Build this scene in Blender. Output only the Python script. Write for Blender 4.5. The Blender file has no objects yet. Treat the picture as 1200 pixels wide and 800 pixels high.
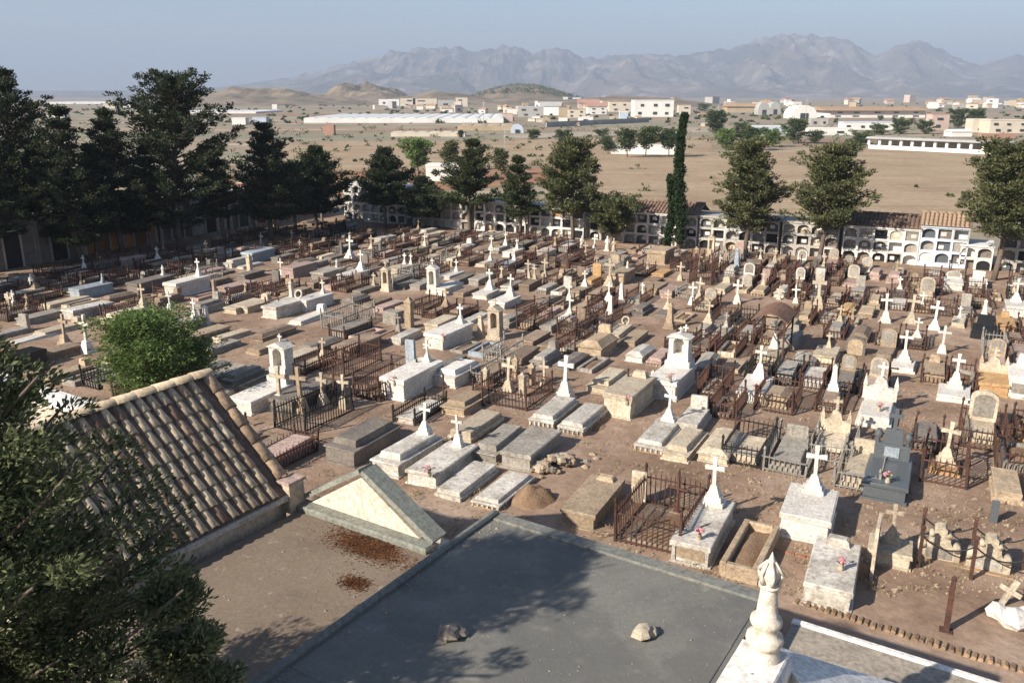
import bpy, math, random
import numpy as np
from mathutils import Vector, Matrix, noise
R = math.radians
rnd = random.Random(7)
sc = bpy.context.scene
col = sc.collection

# ------------------------------------------------------------------ camera
CAMH = 10.0
PITCH = math.atan(288 / 1000)
cam_d = bpy.data.cameras.new('camera')
cam = bpy.data.objects.new('camera', cam_d)
col.objects.link(cam)
cam.location = (0, 0, CAMH)
cam.rotation_euler = (R(90) - PITCH, 0, 0)
cam_d.sensor_width = 36
cam_d.lens = 30
cam_d.clip_start = 0.1
cam_d.clip_end = 40000
sc.camera = cam

# ------------------------------------------------------------------ sky, sun, exposure
SUN_AZ, SUN_EL = R(57), R(31)          # direction the shadows run (from +Y towards +X), sun height
w = bpy.data.worlds.new('World')
sc.world = w
w.use_nodes = True
nt = w.node_tree
nt.nodes.clear()
sky = nt.nodes.new('ShaderNodeTexSky')
sky.sky_type = 'NISHITA'
sky.sun_disc = False
sky.sun_elevation = SUN_EL
sky.sun_rotation = SUN_AZ + math.pi
sky.air_density = 1.0
sky.dust_density = 0.9
sky.ozone_density = 3.0
bg = nt.nodes.new('ShaderNodeBackground')
bg.inputs[1].default_value = 0.072
wo = nt.nodes.new('ShaderNodeOutputWorld')
nt.links.new(sky.outputs[0], bg.inputs[0])
nt.links.new(bg.outputs[0], wo.inputs[0])
sun_d = bpy.data.lights.new('sun', 'SUN')
sun_d.energy = 5.0
sun_d.angle = R(0.55)
sun_d.color = (1.0, 0.91, 0.79)
sun = bpy.data.objects.new('sun', sun_d)
col.objects.link(sun)
ld = Vector((math.sin(SUN_AZ) * math.cos(SUN_EL), math.cos(SUN_AZ) * math.cos(SUN_EL), -math.sin(SUN_EL)))
sun.rotation_euler = ld.to_track_quat('-Z', 'Y').to_euler()
sun.location = (-30, -20, 40)
sc.view_settings.view_transform = 'Standard'
sc.view_settings.look = 'None'
sc.view_settings.exposure = 1.12
sc.view_settings.gamma = 1
sc.view_settings.use_curve_mapping = False
sc.render.engine = 'CYCLES'
sc.cycles.use_denoising = True
sc.cycles.max_bounces = 6
sc.cycles.transparent_max_bounces = 8
sc.cycles.volume_bounces = 1

# ------------------------------------------------------------------ where things stand
CP, SP = math.cos(PITCH), math.sin(PITCH)
def G(px, py, z=0.0):
    """point of the place at height z seen at a spot of the photograph"""
    v = (py - 400) / 1000
    down = SP + v * CP
    t = (CAMH - z) / down
    return Vector(((px - 600) / 1000 * t, t * (CP - v * SP), z))
def ztop(p, py):
    """height that a thing standing at p must have to reach photo row py"""
    v = (py - 400) / 1000
    return CAMH - p.y * (SP + v * CP) / (CP - v * SP)
def pix(p):
    d = CAMH - p[2]
    dep = p[1] * CP + d * SP
    return 600 + 1000 * p[0] / dep, 400 + 1000 * (d * CP - p[1] * SP) / dep
TH = R(27)                              # the cemetery grid
A2 = Vector((math.sin(TH), math.cos(TH), 0))
B2 = Vector((math.cos(TH), -math.sin(TH), 0))
THC = R(32.5)                           # the chapel grid
AC = Vector((math.sin(THC), math.cos(THC), 0))
BC = Vector((math.cos(THC), -math.sin(THC), 0))
def UW(p): return p.dot(B2), p.dot(A2)
def PUW(u, w_, z=0): return B2 * u + A2 * w_ + Vector((0, 0, z))
def PC(u, w_, z=0): return BC * u + AC * w_ + Vector((0, 0, z))

# ------------------------------------------------------------------ mesh helpers
class MB:
    def __init__(s, j=0.0): s.v = []; s.f = []; s.m = []; s.s = []; s.j = j
    def add(s, vs, fs, m=0, smooth=False):
        o = len(s.v)
        s.v += [tuple(p) for p in vs]
        for f in fs:
            s.f.append(tuple(i + o for i in f)); s.m.append(m); s.s.append(smooth)
        return s
    def box(s, cx, cy, z0, sx, sy, h, tx=1.0, ty=None, ch=0.0, m=0):
        ty = tx if ty is None else ty
        a, b = sx / 2, sy / 2
        ring = lambda ax, by, z: [(cx - ax, cy - by, z), (cx + ax, cy - by, z), (cx + ax, cy + by, z), (cx - ax, cy + by, z)]
        v = ring(a, b, z0)
        side = lambda i: [(i + k, i + (k + 1) % 4, i + 4 + (k + 1) % 4, i + 4 + k) for k in range(4)]
        f = [(3, 2, 1, 0)]
        if ch > 0:
            q = (h - ch) / h
            v += ring(a * (1 + (tx - 1) * q), b * (1 + (ty - 1) * q), z0 + h - ch)
            v += ring(a * tx - ch, b * ty - ch, z0 + h)
            f += side(0) + side(4) + [(8, 9, 10, 11)]
        else:
            v += ring(a * tx, b * ty, z0 + h)
            f += side(0) + [(4, 5, 6, 7)]
        if s.j: v = [(x + rnd.uniform(-s.j, s.j), y + rnd.uniform(-s.j, s.j), z + rnd.uniform(-s.j, s.j) * 0.7) for x, y, z in v]
        return s.add(v, f, m)
    def lathe(s, cx, cy, prof, n=12, m=0):
        v = []; f = []
        for r, z in prof:
            for k in range(n):
                t = 2 * math.pi * k / n
                v.append((cx + r * math.cos(t), cy + r * math.sin(t), z))
        for i in range(len(prof) - 1):
            for k in range(n):
                f.append((i * n + k, i * n + (k + 1) % n, (i + 1) * n + (k + 1) % n, (i + 1) * n + k))
        s.add(v, f, m, True)
        L = (len(prof) - 1) * n
        return s.add(v, [tuple(L + k for k in range(n)), tuple(reversed(range(n)))], m)
    def tube(s, p0, p1, r0, r1=None, n=6, m=0, cap=True):
        r1 = r0 if r1 is None else r1
        p0, p1 = Vector(p0), Vector(p1)
        d = (p1 - p0)
        if d.length < 1e-6: return s
        d.normalize()
        x = d.orthogonal().normalized(); y = d.cross(x)
        v = []
        for p, r in ((p0, r0), (p1, r1)):
            for k in range(n):
                t = 2 * math.pi * k / n
                v.append(p + (x * math.cos(t) + y * math.sin(t)) * r)
        f = [(k, (k + 1) % n, n + (k + 1) % n, n + k) for k in range(n)]
        if cap: f += [tuple(reversed(range(n))), tuple(range(n, 2 * n))]
        return s.add(v, f, m, n > 4)
    def path(s, pts, rs, n=6, m=0):
        pts = [Vector(p) for p in pts]
        v = []; f = []
        for i, p in enumerate(pts):
            d = (pts[min(i + 1, len(pts) - 1)] - pts[max(i - 1, 0)]).normalized()
            x = d.cross(Vector((0.31, 0.9, 0.21))).normalized(); y = d.cross(x)
            for k in range(n):
                t = 2 * math.pi * k / n
                v.append(p + (x * math.cos(t) + y * math.sin(t)) * rs[i])
        for i in range(len(pts) - 1):
            for k in range(n):
                f.append((i * n + k, i * n + (k + 1) % n, (i + 1) * n + (k + 1) % n, (i + 1) * n + k))
        f += [tuple(reversed(range(n))), tuple(range((len(pts) - 1) * n, len(pts) * n))]
        return s.add(v, f, m, True)
    def prism(s, poly, y0, y1, m=0):
        """outline in x,z extruded along y"""
        n = len(poly)
        v = [(x, y0, z) for x, z in poly] + [(x, y1, z) for x, z in poly]
        f = [tuple(range(n)), tuple(reversed(range(n, 2 * n)))]
        f += [(k, n + k, n + (k + 1) % n, (k + 1) % n) for k in range(n)]
        return s.add(v, f, m)
    def rock(s, c, r, seed, sq=0.7, m=0, n=2):
        rr = random.Random(seed)
        v = []; f = []
        rows, cols_ = 5, 7
        off = rr.uniform(0, 100)
        for i in range(rows):
            ph = math.pi * i / (rows - 1)
            for k in range(cols_):
                t = 2 * math.pi * k / cols_
                d = Vector((math.sin(ph) * math.cos(t), math.sin(ph) * math.sin(t), math.cos(ph)))
                q = r * (1 + 0.45 * noise.noise(d * 1.3 + Vector((off, 0, 0))))
                v.append((c[0] + d.x * q, c[1] + d.y * q, c[2] + d.z * q * sq))
        for i in range(rows - 1):
            for k in range(cols_):
                f.append((i * cols_ + k, (i + 1) * cols_ + k, (i + 1) * cols_ + (k + 1) % cols_, i * cols_ + (k + 1) % cols_))
        return s.add(v, f, m)
    def mesh(s, name, mats):
        me = bpy.data.meshes.new(name)
        me.from_pydata(s.v, [], s.f)
        for m in (mats if isinstance(mats, (list, tuple)) else [mats]): me.materials.append(m)
        me.polygons.foreach_set('material_index', s.m)
        me.polygons.foreach_set('use_smooth', s.s)
        me.update()
        return me
    def build(s, name, mats, parent=None, loc=None, rz=0):
        return link(name, s.mesh(name, mats), parent, loc, rz)
def link(name, data, parent=None, loc=None, rz=0):
    o = bpy.data.objects.new(name, data)
    col.objects.link(o)
    if parent is not None: o.parent = parent
    if loc is not None: o.location = loc
    if rz: o.rotation_euler = (0, 0, rz)
    return o
LABELS = {}
def tag(o, label, cat, group=None):
    o['label'] = label; o['category'] = cat
    if group: o['group'] = group
    LABELS.setdefault(label, []).append(o.name)
    return o
def thing(name, label, cat, loc, rz=0, group=None):
    return tag(link(name, None, None, loc, rz), label, cat, group)
def struct(o, kind='structure'):
    o['kind'] = kind
    return o

# ------------------------------------------------------------------ materials
def mat(name):
    m = bpy.data.materials.new(name); m.use_nodes = True
    n = m.node_tree
    p = n.nodes['Principled BSDF']
    p.inputs['Specular IOR Level'].default_value = 0.3
    return m, n, p
def nd(n, t, **kw):
    x = n.nodes.new(t)
    for k, v in kw.items(): setattr(x, k, v)
    return x
def noise_tex(n, vec, scale, detail=4, rough=0.6):
    t = nd(n, 'ShaderNodeTexNoise')
    t.inputs['Scale'].default_value = scale; t.inputs['Detail'].default_value = detail; t.inputs['Roughness'].default_value = rough
    if vec is not None: n.links.new(vec, t.inputs['Vector'])
    return t.outputs['Fac']
def ramp(n, fac, stops):
    r = nd(n, 'ShaderNodeValToRGB')
    e = r.color_ramp.elements
    while len(e) < len(stops): e.new(0.5)
    for i, (p, c) in enumerate(stops):
        e[i].position = p; e[i].color = (*c, 1)
    n.links.new(fac, r.inputs[0])
    return r.outputs[0]
def mix(n, fac, a, b, mode='MIX'):
    x = nd(n, 'ShaderNodeMix', data_type='RGBA', blend_type=mode)
    for i, q in ((0, fac), (6, a), (7, b)):
        if isinstance(q, (int, float)): x.inputs[i].default_value = q
        elif isinstance(q, tuple): x.inputs[i].default_value = (*q, 1)
        else: n.links.new(q, x.inputs[i])
    return x.outputs[2]
def bump(n, p, h, strength=0.4, dist=0.02):
    b = nd(n, 'ShaderNodeBump')
    b.inputs['Strength'].default_value = strength; b.inputs['Distance'].default_value = dist
    n.links.new(h, b.inputs['Height']); n.links.new(b.outputs[0], p.inputs['Normal'])
def objvec(n):
    """object coordinates moved by a random amount for each object"""
    tc = nd(n, 'ShaderNodeTexCoord'); oi = nd(n, 'ShaderNodeObjectInfo')
    mu = nd(n, 'ShaderNodeMath', operation='MULTIPLY'); mu.inputs[1].default_value = 57.0
    n.links.new(oi.outputs['Random'], mu.inputs[0])
    ad = nd(n, 'ShaderNodeVectorMath', operation='ADD')
    n.links.new(tc.outputs['Object'], ad.inputs[0]); n.links.new(mu.outputs[0], ad.inputs[1])
    return ad.outputs[0], oi.outputs['Random']
def scaled(n, vec, s):
    m_ = nd(n, 'ShaderNodeMapping'); m_.inputs['Scale'].default_value = s
    n.links.new(vec, m_.inputs[0]); return m_.outputs[0]
def stone(name, base, stain, amount=0.5, rough=0.85, var=0.25, streak=True):
    m, n, p = mat(name)
    vec, rn = objvec(n)
    lo = tuple(c * (1 - var) for c in base); hi = tuple(min(c * (1 + var * 0.6), 0.85) for c in base)
    c = ramp(n, rn, [(0.0, lo), (1.0, hi)])
    f = noise_tex(n, vec, 1.6, 5, 0.7)
    k = ramp(n, f, [(0.38, (0, 0, 0)), (0.66, (amount,) * 3)])
    c = mix(n, k, c, stain)
    if streak:
        f2 = noise_tex(n, scaled(n, vec, (9, 9, 0.7)), 1.0, 3)
        k2 = ramp(n, f2, [(0.52, (0, 0, 0)), (0.75, (amount * 0.7,) * 3)])
        c = mix(n, k2, c, tuple(q * 0.7 for q in stain))
    f3 = noise_tex(n, vec, 14, 4, 0.65)
    c = mix(n, 0.7, c, ramp(n, f3, [(0.32, (0.45,) * 3), (0.6, (1.1,) * 3)]), 'MULTIPLY')
    f5 = noise_tex(n, vec, 5.0, 5, 0.75)
    c = mix(n, ramp(n, f5, [(0.55, (0, 0, 0)), (0.66, (amount * 0.8,) * 3)]), c, tuple(q * 0.6 for q in stain))
    n.links.new(c, p.inputs['Base Color'])
    p.inputs['Roughness'].default_value = rough
    bump(n, p, noise_tex(n, vec, 38, 3), 0.35, 0.012)
    return m
def plain(name, base, rough=0.6, metal=0.0, var=0.15, sc_=6):
    m, n, p = mat(name)
    vec, rn = objvec(n)
    c = ramp(n, noise_tex(n, vec, sc_, 4), [(0.3, tuple(q * (1 - var) for q in base)), (0.7, tuple(min(1, q * (1 + var)) for q in base))])
    n.links.new(c, p.inputs['Base Color'])
    p.inputs['Roughness'].default_value = rough; p.inputs['Metallic'].default_value = metal
    return m
M = {}
M['W'] = stone('white_marble', (0.69, 0.655, 0.59), (0.34, 0.285, 0.22), 0.4, 0.65, 0.18)
M['M'] = stone('mottled_marble', (0.61, 0.57, 0.50), (0.25, 0.21, 0.165), 0.7, 0.7, 0.2)
M['C'] = stone('cream_limestone', (0.56, 0.48, 0.36), (0.27, 0.20, 0.13), 0.55)
M['G'] = stone('grey_stone', (0.37, 0.34, 0.29), (0.17, 0.14, 0.11), 0.65, 0.9, 0.3)
M['T'] = stone('tan_stone', (0.44, 0.34, 0.23), (0.21, 0.15, 0.10), 0.6, 0.9, 0.3)
M['B'] = stone('brown_stone', (0.29, 0.215, 0.155), (0.13, 0.095, 0.07), 0.6, 0.92, 0.3)
M['O'] = stone('ochre_stone', (0.46, 0.29, 0.14), (0.24, 0.14, 0.07), 0.5, 0.9, 0.2)
M['P'] = stone('pinkish_stone', (0.45, 0.33, 0.28), (0.22, 0.15, 0.12), 0.5, 0.88, 0.25)
M['U'] = stone('bluegrey_paint', (0.33, 0.38, 0.42), (0.2, 0.2, 0.2), 0.5, 0.7, 0.15)
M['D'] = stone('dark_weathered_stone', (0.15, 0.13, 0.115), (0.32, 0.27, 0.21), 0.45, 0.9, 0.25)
M['K'] = plain('black_granite', (0.022, 0.023, 0.025), 0.18, 0, 0.5, 30)
M['N'] = plain('grey_granite', (0.09, 0.10, 0.105), 0.28, 0, 0.35, 40)
M['brick'] = stone('red_brick', (0.36, 0.15, 0.085), (0.2, 0.1, 0.06), 0.5, 0.95, 0.3, False)
M['edgebrick'] = stone('buff_brick', (0.34, 0.23, 0.14), (0.17, 0.11, 0.07), 0.5, 0.95, 0.35, False)
M['rust'] = stone('rusty_iron', (0.10, 0.047, 0.033), (0.036, 0.025, 0.02), 0.7, 0.9, 0.35, False)
M['iron'] = plain('black_iron', (0.03, 0.027, 0.025), 0.55, 0.4)
M['irongrey'] = plain('grey_painted_iron', (0.24, 0.225, 0.20), 0.6, 0.2, 0.3)
M['flower'] = plain('faded_flowers', (0.5, 0.22, 0.24), 0.9, 0, 0.6, 40)
M['leafflower'] = plain('flower_leaves', (0.08, 0.13, 0.05), 0.9, 0, 0.5, 40)

def earth(name, dark, mid, light, s=1.0, b=0.5, extra=None):
    m, n, p = mat(name)
    g = nd(n, 'ShaderNodeNewGeometry'); v = g.outputs['Position']
    f = noise_tex(n, v, 0.35 * s, 6, 0.62)
    c = ramp(n, f, [(0.3, dark), (0.5, mid), (0.7, light)])
    f2 = noise_tex(n, v, 5 * s, 5, 0.7)
    c = mix(n, 0.7, c, ramp(n, f2, [(0.3, (0.6,) * 3), (0.68, (1.15,) * 3)]), 'MULTIPLY')
    vo = nd(n, 'ShaderNodeTexVoronoi'); vo.inputs['Scale'].default_value = 14 * s
    n.links.new(v, vo.inputs['Vector'])
    k = ramp(n, vo.outputs['Distance'], [(0.05, (1, 1, 1)), (0.16, (0, 0, 0))])
    f4 = noise_tex(n, v, 1.1 * s, 3)
    k = mix(n, 1.0, k, ramp(n, f4, [(0.48, (0,) * 3), (0.62, (0.65,) * 3)]), 'MULTIPLY')
    c = mix(n, k, c, tuple(min(1, q * 1.25) for q in light))
    if extra: c = extra(n, v, c)
    n.links.new(c, p.inputs['Base Color'])
    p.inputs['Roughness'].default_value = 0.95; p.inputs['Specular IOR Level'].default_value = 0.1
    bump(n, p, f2, b, 0.05)
    return m
M['dirt'] = earth('cemetery_dirt', (0.17, 0.112, 0.077), (0.275, 0.19, 0.135), (0.38, 0.285, 0.215))
M['mound'] = earth('loose_soil', (0.17, 0.105, 0.065), (0.24, 0.155, 0.095), (0.3, 0.21, 0.14), 3, 0.9)
def field_extra(n, v, c):
    f = noise_tex(n, scaled(n, v, (0.006, 0.03, 1)), 1.0, 5, 0.6)
    c = mix(n, ramp(n, f, [(0.42, (0,) * 3), (0.58, (0.85,) * 3)]), c, (0.20, 0.195, 0.14))
    f = noise_tex(n, scaled(n, v, (0.004, 0.014, 1)), 1.0, 4, 0.6)
    c = mix(n, ramp(n, f, [(0.52, (0,) * 3), (0.66, (0.7,) * 3)]), c, (0.25, 0.135, 0.085))
    f = noise_tex(n, scaled(n, v, (0.012, 0.05, 1)), 1.0, 6, 0.7)
    c = mix(n, ramp(n, f, [(0.56, (0,) * 3), (0.64, (0.75,) * 3)]), c, (0.42, 0.36, 0.28))
    f = noise_tex(n, v, 0.11, 5, 0.75)
    c = mix(n, ramp(n, f, [(0.60, (0,) * 3), (0.70, (0.5,) * 3)]), c, (0.14, 0.13, 0.085))
    return c
M['plain'] = earth('dry_plain', (0.22, 0.17, 0.12), (0.29, 0.23, 0.165), (0.36, 0.29, 0.21), 0.12, 0.3, field_extra)
def furrow(n, v, c):
    f = noise_tex(n, scaled(n, v, (0.05, 0.9, 1)), 1.0, 4, 0.6)
    return mix(n, 0.5, c, ramp(n, f, [(0.35, (0.68,) * 3), (0.62, (1.14,) * 3)]), 'MULTIPLY')
M['stubble'] = earth('stubble_field', (0.28, 0.205, 0.135), (0.34, 0.255, 0.17), (0.39, 0.30, 0.205), 0.25, 0.4, furrow)
M['redsoil'] = earth('red_soil', (0.22, 0.11, 0.065), (0.30, 0.165, 0.10), (0.34, 0.21, 0.14), 0.3, 0.4, furrow)
M['hill'] = earth('bare_hill', (0.085, 0.085, 0.055), (0.19, 0.15, 0.105), (0.29, 0.225, 0.16), 0.09, 0.5)
def mtn_extra(n, v, c):
    f = noise_tex(n, v, 0.004, 8, 0.72)
    return mix(n, ramp(n, f, [(0.5, (0,) * 3), (0.66, (0.8,) * 3)]), c, (0.36, 0.31, 0.27))
M['mountain'] = earth('mountain_rock', (0.04, 0.042, 0.036), (0.10, 0.08, 0.062), (0.19, 0.145, 0.115), 0.004, 0.5, mtn_extra)

def leaf(name, dark, light, trans=0.25):
    m, n, p = mat(name)
    g = nd(n, 'ShaderNodeNewGeometry')
    c = ramp(n, g.outputs['Random Per Island'], [(0.0, dark), (0.75, light), (1.0, tuple(q * 1.35 for q in light))])
    n.links.new(c, p.inputs['Base Color'])
    p.inputs['Roughness'].default_value = 0.7; p.inputs['Specular IOR Level'].default_value = 0.2
    t = nd(n, 'ShaderNodeBsdfTranslucent'); n.links.new(c, t.inputs[0])
    ms = nd(n, 'ShaderNodeMixShader'); ms.inputs[0].default_value = trans
    n.links.new(p.outputs[0], ms.inputs[1]); n.links.new(t.outputs[0], ms.inputs[2])
    n.links.new(ms.outputs[0], n.nodes['Material Output'].inputs[0])
    return m
M['pine'] = leaf('pine_needles', (0.018, 0.028, 0.012), (0.075, 0.092, 0.038))
M['pine_dark'] = leaf('dark_pine_needles', (0.014, 0.023, 0.011), (0.05, 0.066, 0.03))
M['olive'] = leaf('olive_green_needles', (0.032, 0.042, 0.016), (0.135, 0.142, 0.062))
M['nearpine'] = leaf('near_pine_needles', (0.035, 0.05, 0.02), (0.17, 0.19, 0.09), 0.4)
M['nearolive'] = leaf('near_olive_needles', (0.06, 0.075, 0.03), (0.23, 0.24, 0.115), 0.4)
M['cypress'] = leaf('cypress_scales', (0.014, 0.028, 0.011), (0.045, 0.072, 0.028))
M['green'] = leaf('fresh_green_leaves', (0.05, 0.09, 0.022), (0.16, 0.23, 0.07), 0.4)
M['farleaf'] = leaf('far_tree_leaves', (0.03, 0.05, 0.018), (0.075, 0.105, 0.04))
M['bark'] = stone('grey_bark', (0.17, 0.13, 0.10), (0.08, 0.06, 0.045), 0.6, 0.95, 0.2)
M['weed'] = leaf('dry_weeds', (0.16, 0.12, 0.06), (0.3, 0.24, 0.13), 0.2)

# ------------------------------------------------------------------ the setting
def sheet(name, poly, z, m):
    b = MB(); b.add([(p[0], p[1], z) for p in poly], [tuple(range(len(poly)))])
    return struct(b.build(name, m))
def ring_ground():
    # one sheet to the horizon: rings of growing size
    b = MB(); n = 72; rs = [0, 30, 90, 200, 400, 800, 1600, 3200, 6400, 12000]
    vs = [(0, 0, -0.06)]; fs = []
    for i, r in enumerate(rs[1:]):
        for k in range(n):
            t = 2 * math.pi * k / n
            vs.append((r * math.sin(t), r * math.cos(t), -0.06))
    for k in range(n): fs.append((0, 1 + (k + 1) % n, 1 + k))
    for i in range(len(rs) - 2):
        o = 1 + i * n
        for k in range(n): fs.append((o + k, o + (k + 1) % n, o + n + (k + 1) % n, o + n + k))
    b.add(vs, fs)
    return struct(b.build('ground', M['plain']))
ring_ground()
U0, U1, W0, W1 = -47.0, 34.0, -6.0, 59.5
u_l = UW(G(120, 297))[0]; w_f = UW(G(1090, 312))[1]
w_f = 0.5 * (w_f + UW(G(480, 266))[1])
def dirt_z(p):
    return 0.012 + 0.085 * (0.5 + 0.5 * noise.noise(Vector((p.x * 0.35, p.y * 0.35, 3.1)))) + 0.05 * (0.5 + 0.5 * noise.noise(Vector((p.x * 1.7, p.y * 1.7, 9.0))))
def dirt_sheet():
    st = 0.24
    nu = int((34 - (u_l - 6)) / st); nw = int((w_f + 3 - W0) / st)
    vs = []; fs = []
    for j in range(nw + 1):
        for i in range(nu + 1):
            p = PUW(u_l - 6 + i * st, W0 + j * st)
            edge = min(i, j, nu - i, nw - j)
            vs.append((p.x, p.y, dirt_z(p) if edge > 0 else -0.08))
    for j in range(nw):
        for i in range(nu):
            q = j * (nu + 1) + i
            fs.append((q, q + 1, q + nu + 2, q + nu + 1))
    b = MB(); b.add(vs, fs, 0, True)
    return struct(b.build('cemetery_ground', M['dirt']))
dirt_sheet()
def quad_px(name, pts, z, m):
    return sheet(name, [G(x, y, z) for x, y in pts], z, m)
quad_px('stubble_field', [(838, 247), (1300, 262), (1330, 184), (1010, 172), (860, 178), (700, 190), (690, 236)], -0.02, M['stubble'])
quad_px('red_soil_field', [(250, 238), (446, 228), (640, 215), (660, 196), (430, 200), (230, 206)], -0.03, M['redsoil'])
quad_px('pale_field', [(330, 205), (840, 186), (830, 160), (330, 168)], -0.035, M['stubble'])
quad_px('dusty_track', [(590, 163), (1000, 149), (1000, 146), (590, 158)], -0.02, earth('dust_track', (0.3, 0.25, 0.19), (0.36, 0.3, 0.23), (0.4, 0.34, 0.27), 0.2, 0.2))

def mountains():
    prof = [(-900, 96), (-500, 104), (-100, 108), (250, 105), (300, 100), (350, 92), (400, 80), (440, 70), (480, 59), (530, 55), (560, 60), (590, 54), (620, 60), (660, 58), (682, 70),
            (730, 62), (780, 66), (830, 58), (860, 48), (900, 40), (950, 43), (985, 60), (1000, 66), (1030, 47), (1060, 54), (1100, 75), (1115, 77), (1150, 65), (1200, 69), (1300, 60), (1500, 72), (1900, 85), (2400, 100)]
    b = MB(); nx, ny = 1300, 66
    vs = []
    for i in range(nx + 1):
        x = -900 + 3300 * i / nx
        for k in range(len(prof) - 1):
            if prof[k][0] <= x <= prof[k + 1][0]:
                t = (x - prof[k][0]) / (prof[k + 1][0] - prof[k][0]); y = prof[k][1] * (1 - t) + prof[k + 1][1] * t; break
        dx = (x - 600) / 1000 * 1.0
        hs = (112 - y) / 1000 * 0.93
        for j in range(ny + 1):
            t = j / ny                        # 0 foot, 0.72 crest, 1 behind
            dist = 3600 + 3000 * t
            crest = 3600 + 3000 * 0.72
            X, Y = dx * dist * 1.02, dist
            q = t / 0.72
            s = (q ** 1.15 if q < 1 else max(0, 1 - (q - 1) * 2.2))
            # spurs and gullies run down from the crest
            nz = noise.fractal(Vector((X * 0.0021, Y * 0.0009, 0.7)), 0.9, 2.1, 6)
            rg = abs(noise.noise(Vector((X * 0.0042, Y * 0.0012, 5.2))))
            amp = hs * crest * (1 - abs(2 * min(q, 1) - 1) ** 2) * 0.75 if q < 1 else 0
            rough = noise.noise(Vector((X * 0.02, Y * 0.01, 1.0))) * hs * crest * 0.035 * min(1, q) + noise.noise(Vector((X * 0.034, Y * 0.008, 2.0))) * 0.05 * hs * crest * min(1, q) + (noise.noise(Vector((X * 0.011, Y * 0.004, 8.0))) * 0.11 + abs(noise.noise(Vector((X * 0.0065, Y * 0.002, 4.0)))) * -0.06) * hs * crest * min(1, q)
            z = hs * crest * s + amp * (nz * 0.35 - rg * 0.55) + rough + (10 if q > 0.3 else 33 * q)
            vs.append((X, Y, max(z, -0.5 if j else -1.5)))
    fs = [(i * (ny + 1) + j, (i + 1) * (ny + 1) + j, (i + 1) * (ny + 1) + j + 1, i * (ny + 1) + j + 1) for i in range(nx) for j in range(ny)]
    b.add(vs, fs, 0, False)
    struct(b.build('mountains', M['mountain']))
mountains()
def hill(name, px, d, wx, wy, h, seed, rough=0.25):
    cx, cy = (px - 600) / 1000 * d, d
    b = MB(); n = 40; vs = []; fs = []
    for j in range(n + 1):
        for i in range(n + 1):
            a_, c_ = (i / n - 0.5) * 2, (j / n - 0.5) * 2
            r = math.hypot(a_, c_)
            p = Vector((cx + a_ * wx, cy + c_ * wy, 0))
            q = max(0, 1 - r)
            z = h * (q * q * (3 - 2 * q)) * (1 + rough * noise.fractal(Vector((p.x * 0.02, p.y * 0.02, seed)), 1, 2, 4)) * 1.1
            vs.append((p.x, p.y, z - 0.6 if q > 0 else -0.9))
    for j in range(n):
        for i in range(n):
            q = j * (n + 1) + i; fs.append((q, q + 1, q + n + 2, q + n + 1))
    b.add(vs, fs, 0, False)
    o = struct(b.build(name, M['hill']))
    return o
hill('conical_hill', 434, 1250, 125, 170, 19, 1, 0.8)
hill('low_ridge', 325, 1050, 160, 160, 15, 2, 0.7)
hill('low_ridge', 520, 1100, 130, 150, 12, 3, 0.5)
hill('wooded_hill', 612, 1150, 120, 150, 20, 4)
hill('town_rise', 720, 950, 150, 160, 9, 5)

# ------------------------------------------------------------------ trees
def leaf_mesh(name, centers, dirs, length, width, m, seed, jitter=0.5):
    """one small folded leaf spray per centre, pointing roughly along dirs"""
    rg = np.random.default_rng(seed)
    c = np.asarray(centers, dtype=np.float64); d = np.asarray(dirs, dtype=np.float64)
    N = len(c)
    d = d + rg.normal(0, jitter, (N, 3))
    d /= np.linalg.norm(d, axis=1, keepdims=True) + 1e-9
    s = np.cross(d, rg.normal(0, 1, (N, 3)))
    s /= np.linalg.norm(s, axis=1, keepdims=True) + 1e-9
    L = (length * rg.uniform(0.6, 1.3, N))[:, None]; Wd = (width * rg.uniform(0.6, 1.3, N))[:, None]
    v = np.empty((N, 4, 3))
    v[:, 0] = c - d * L * 0.5
    v[:, 1] = c + s * Wd * 0.5 + d * L * 0.08
    v[:, 2] = c + d * L * 0.5
    v[:, 3] = c - s * Wd * 0.5 + d * L * 0.08
    me = bpy.data.meshes.new(name)
    me.vertices.add(N * 4); me.vertices.foreach_set('co', v.reshape(-1))
    me.loops.add(N * 4); me.loops.foreach_set('vertex_index', np.arange(N * 4, dtype=np.int32))
    me.polygons.add(N); me.polygons.foreach_set('loop_start', np.arange(0, N * 4, 4, dtype=np.int32))
    me.polygons.foreach_set('loop_total', np.full(N, 4, dtype=np.int32))
    me.materials.append(m); me.update(); me.validate()
    return me
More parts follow.
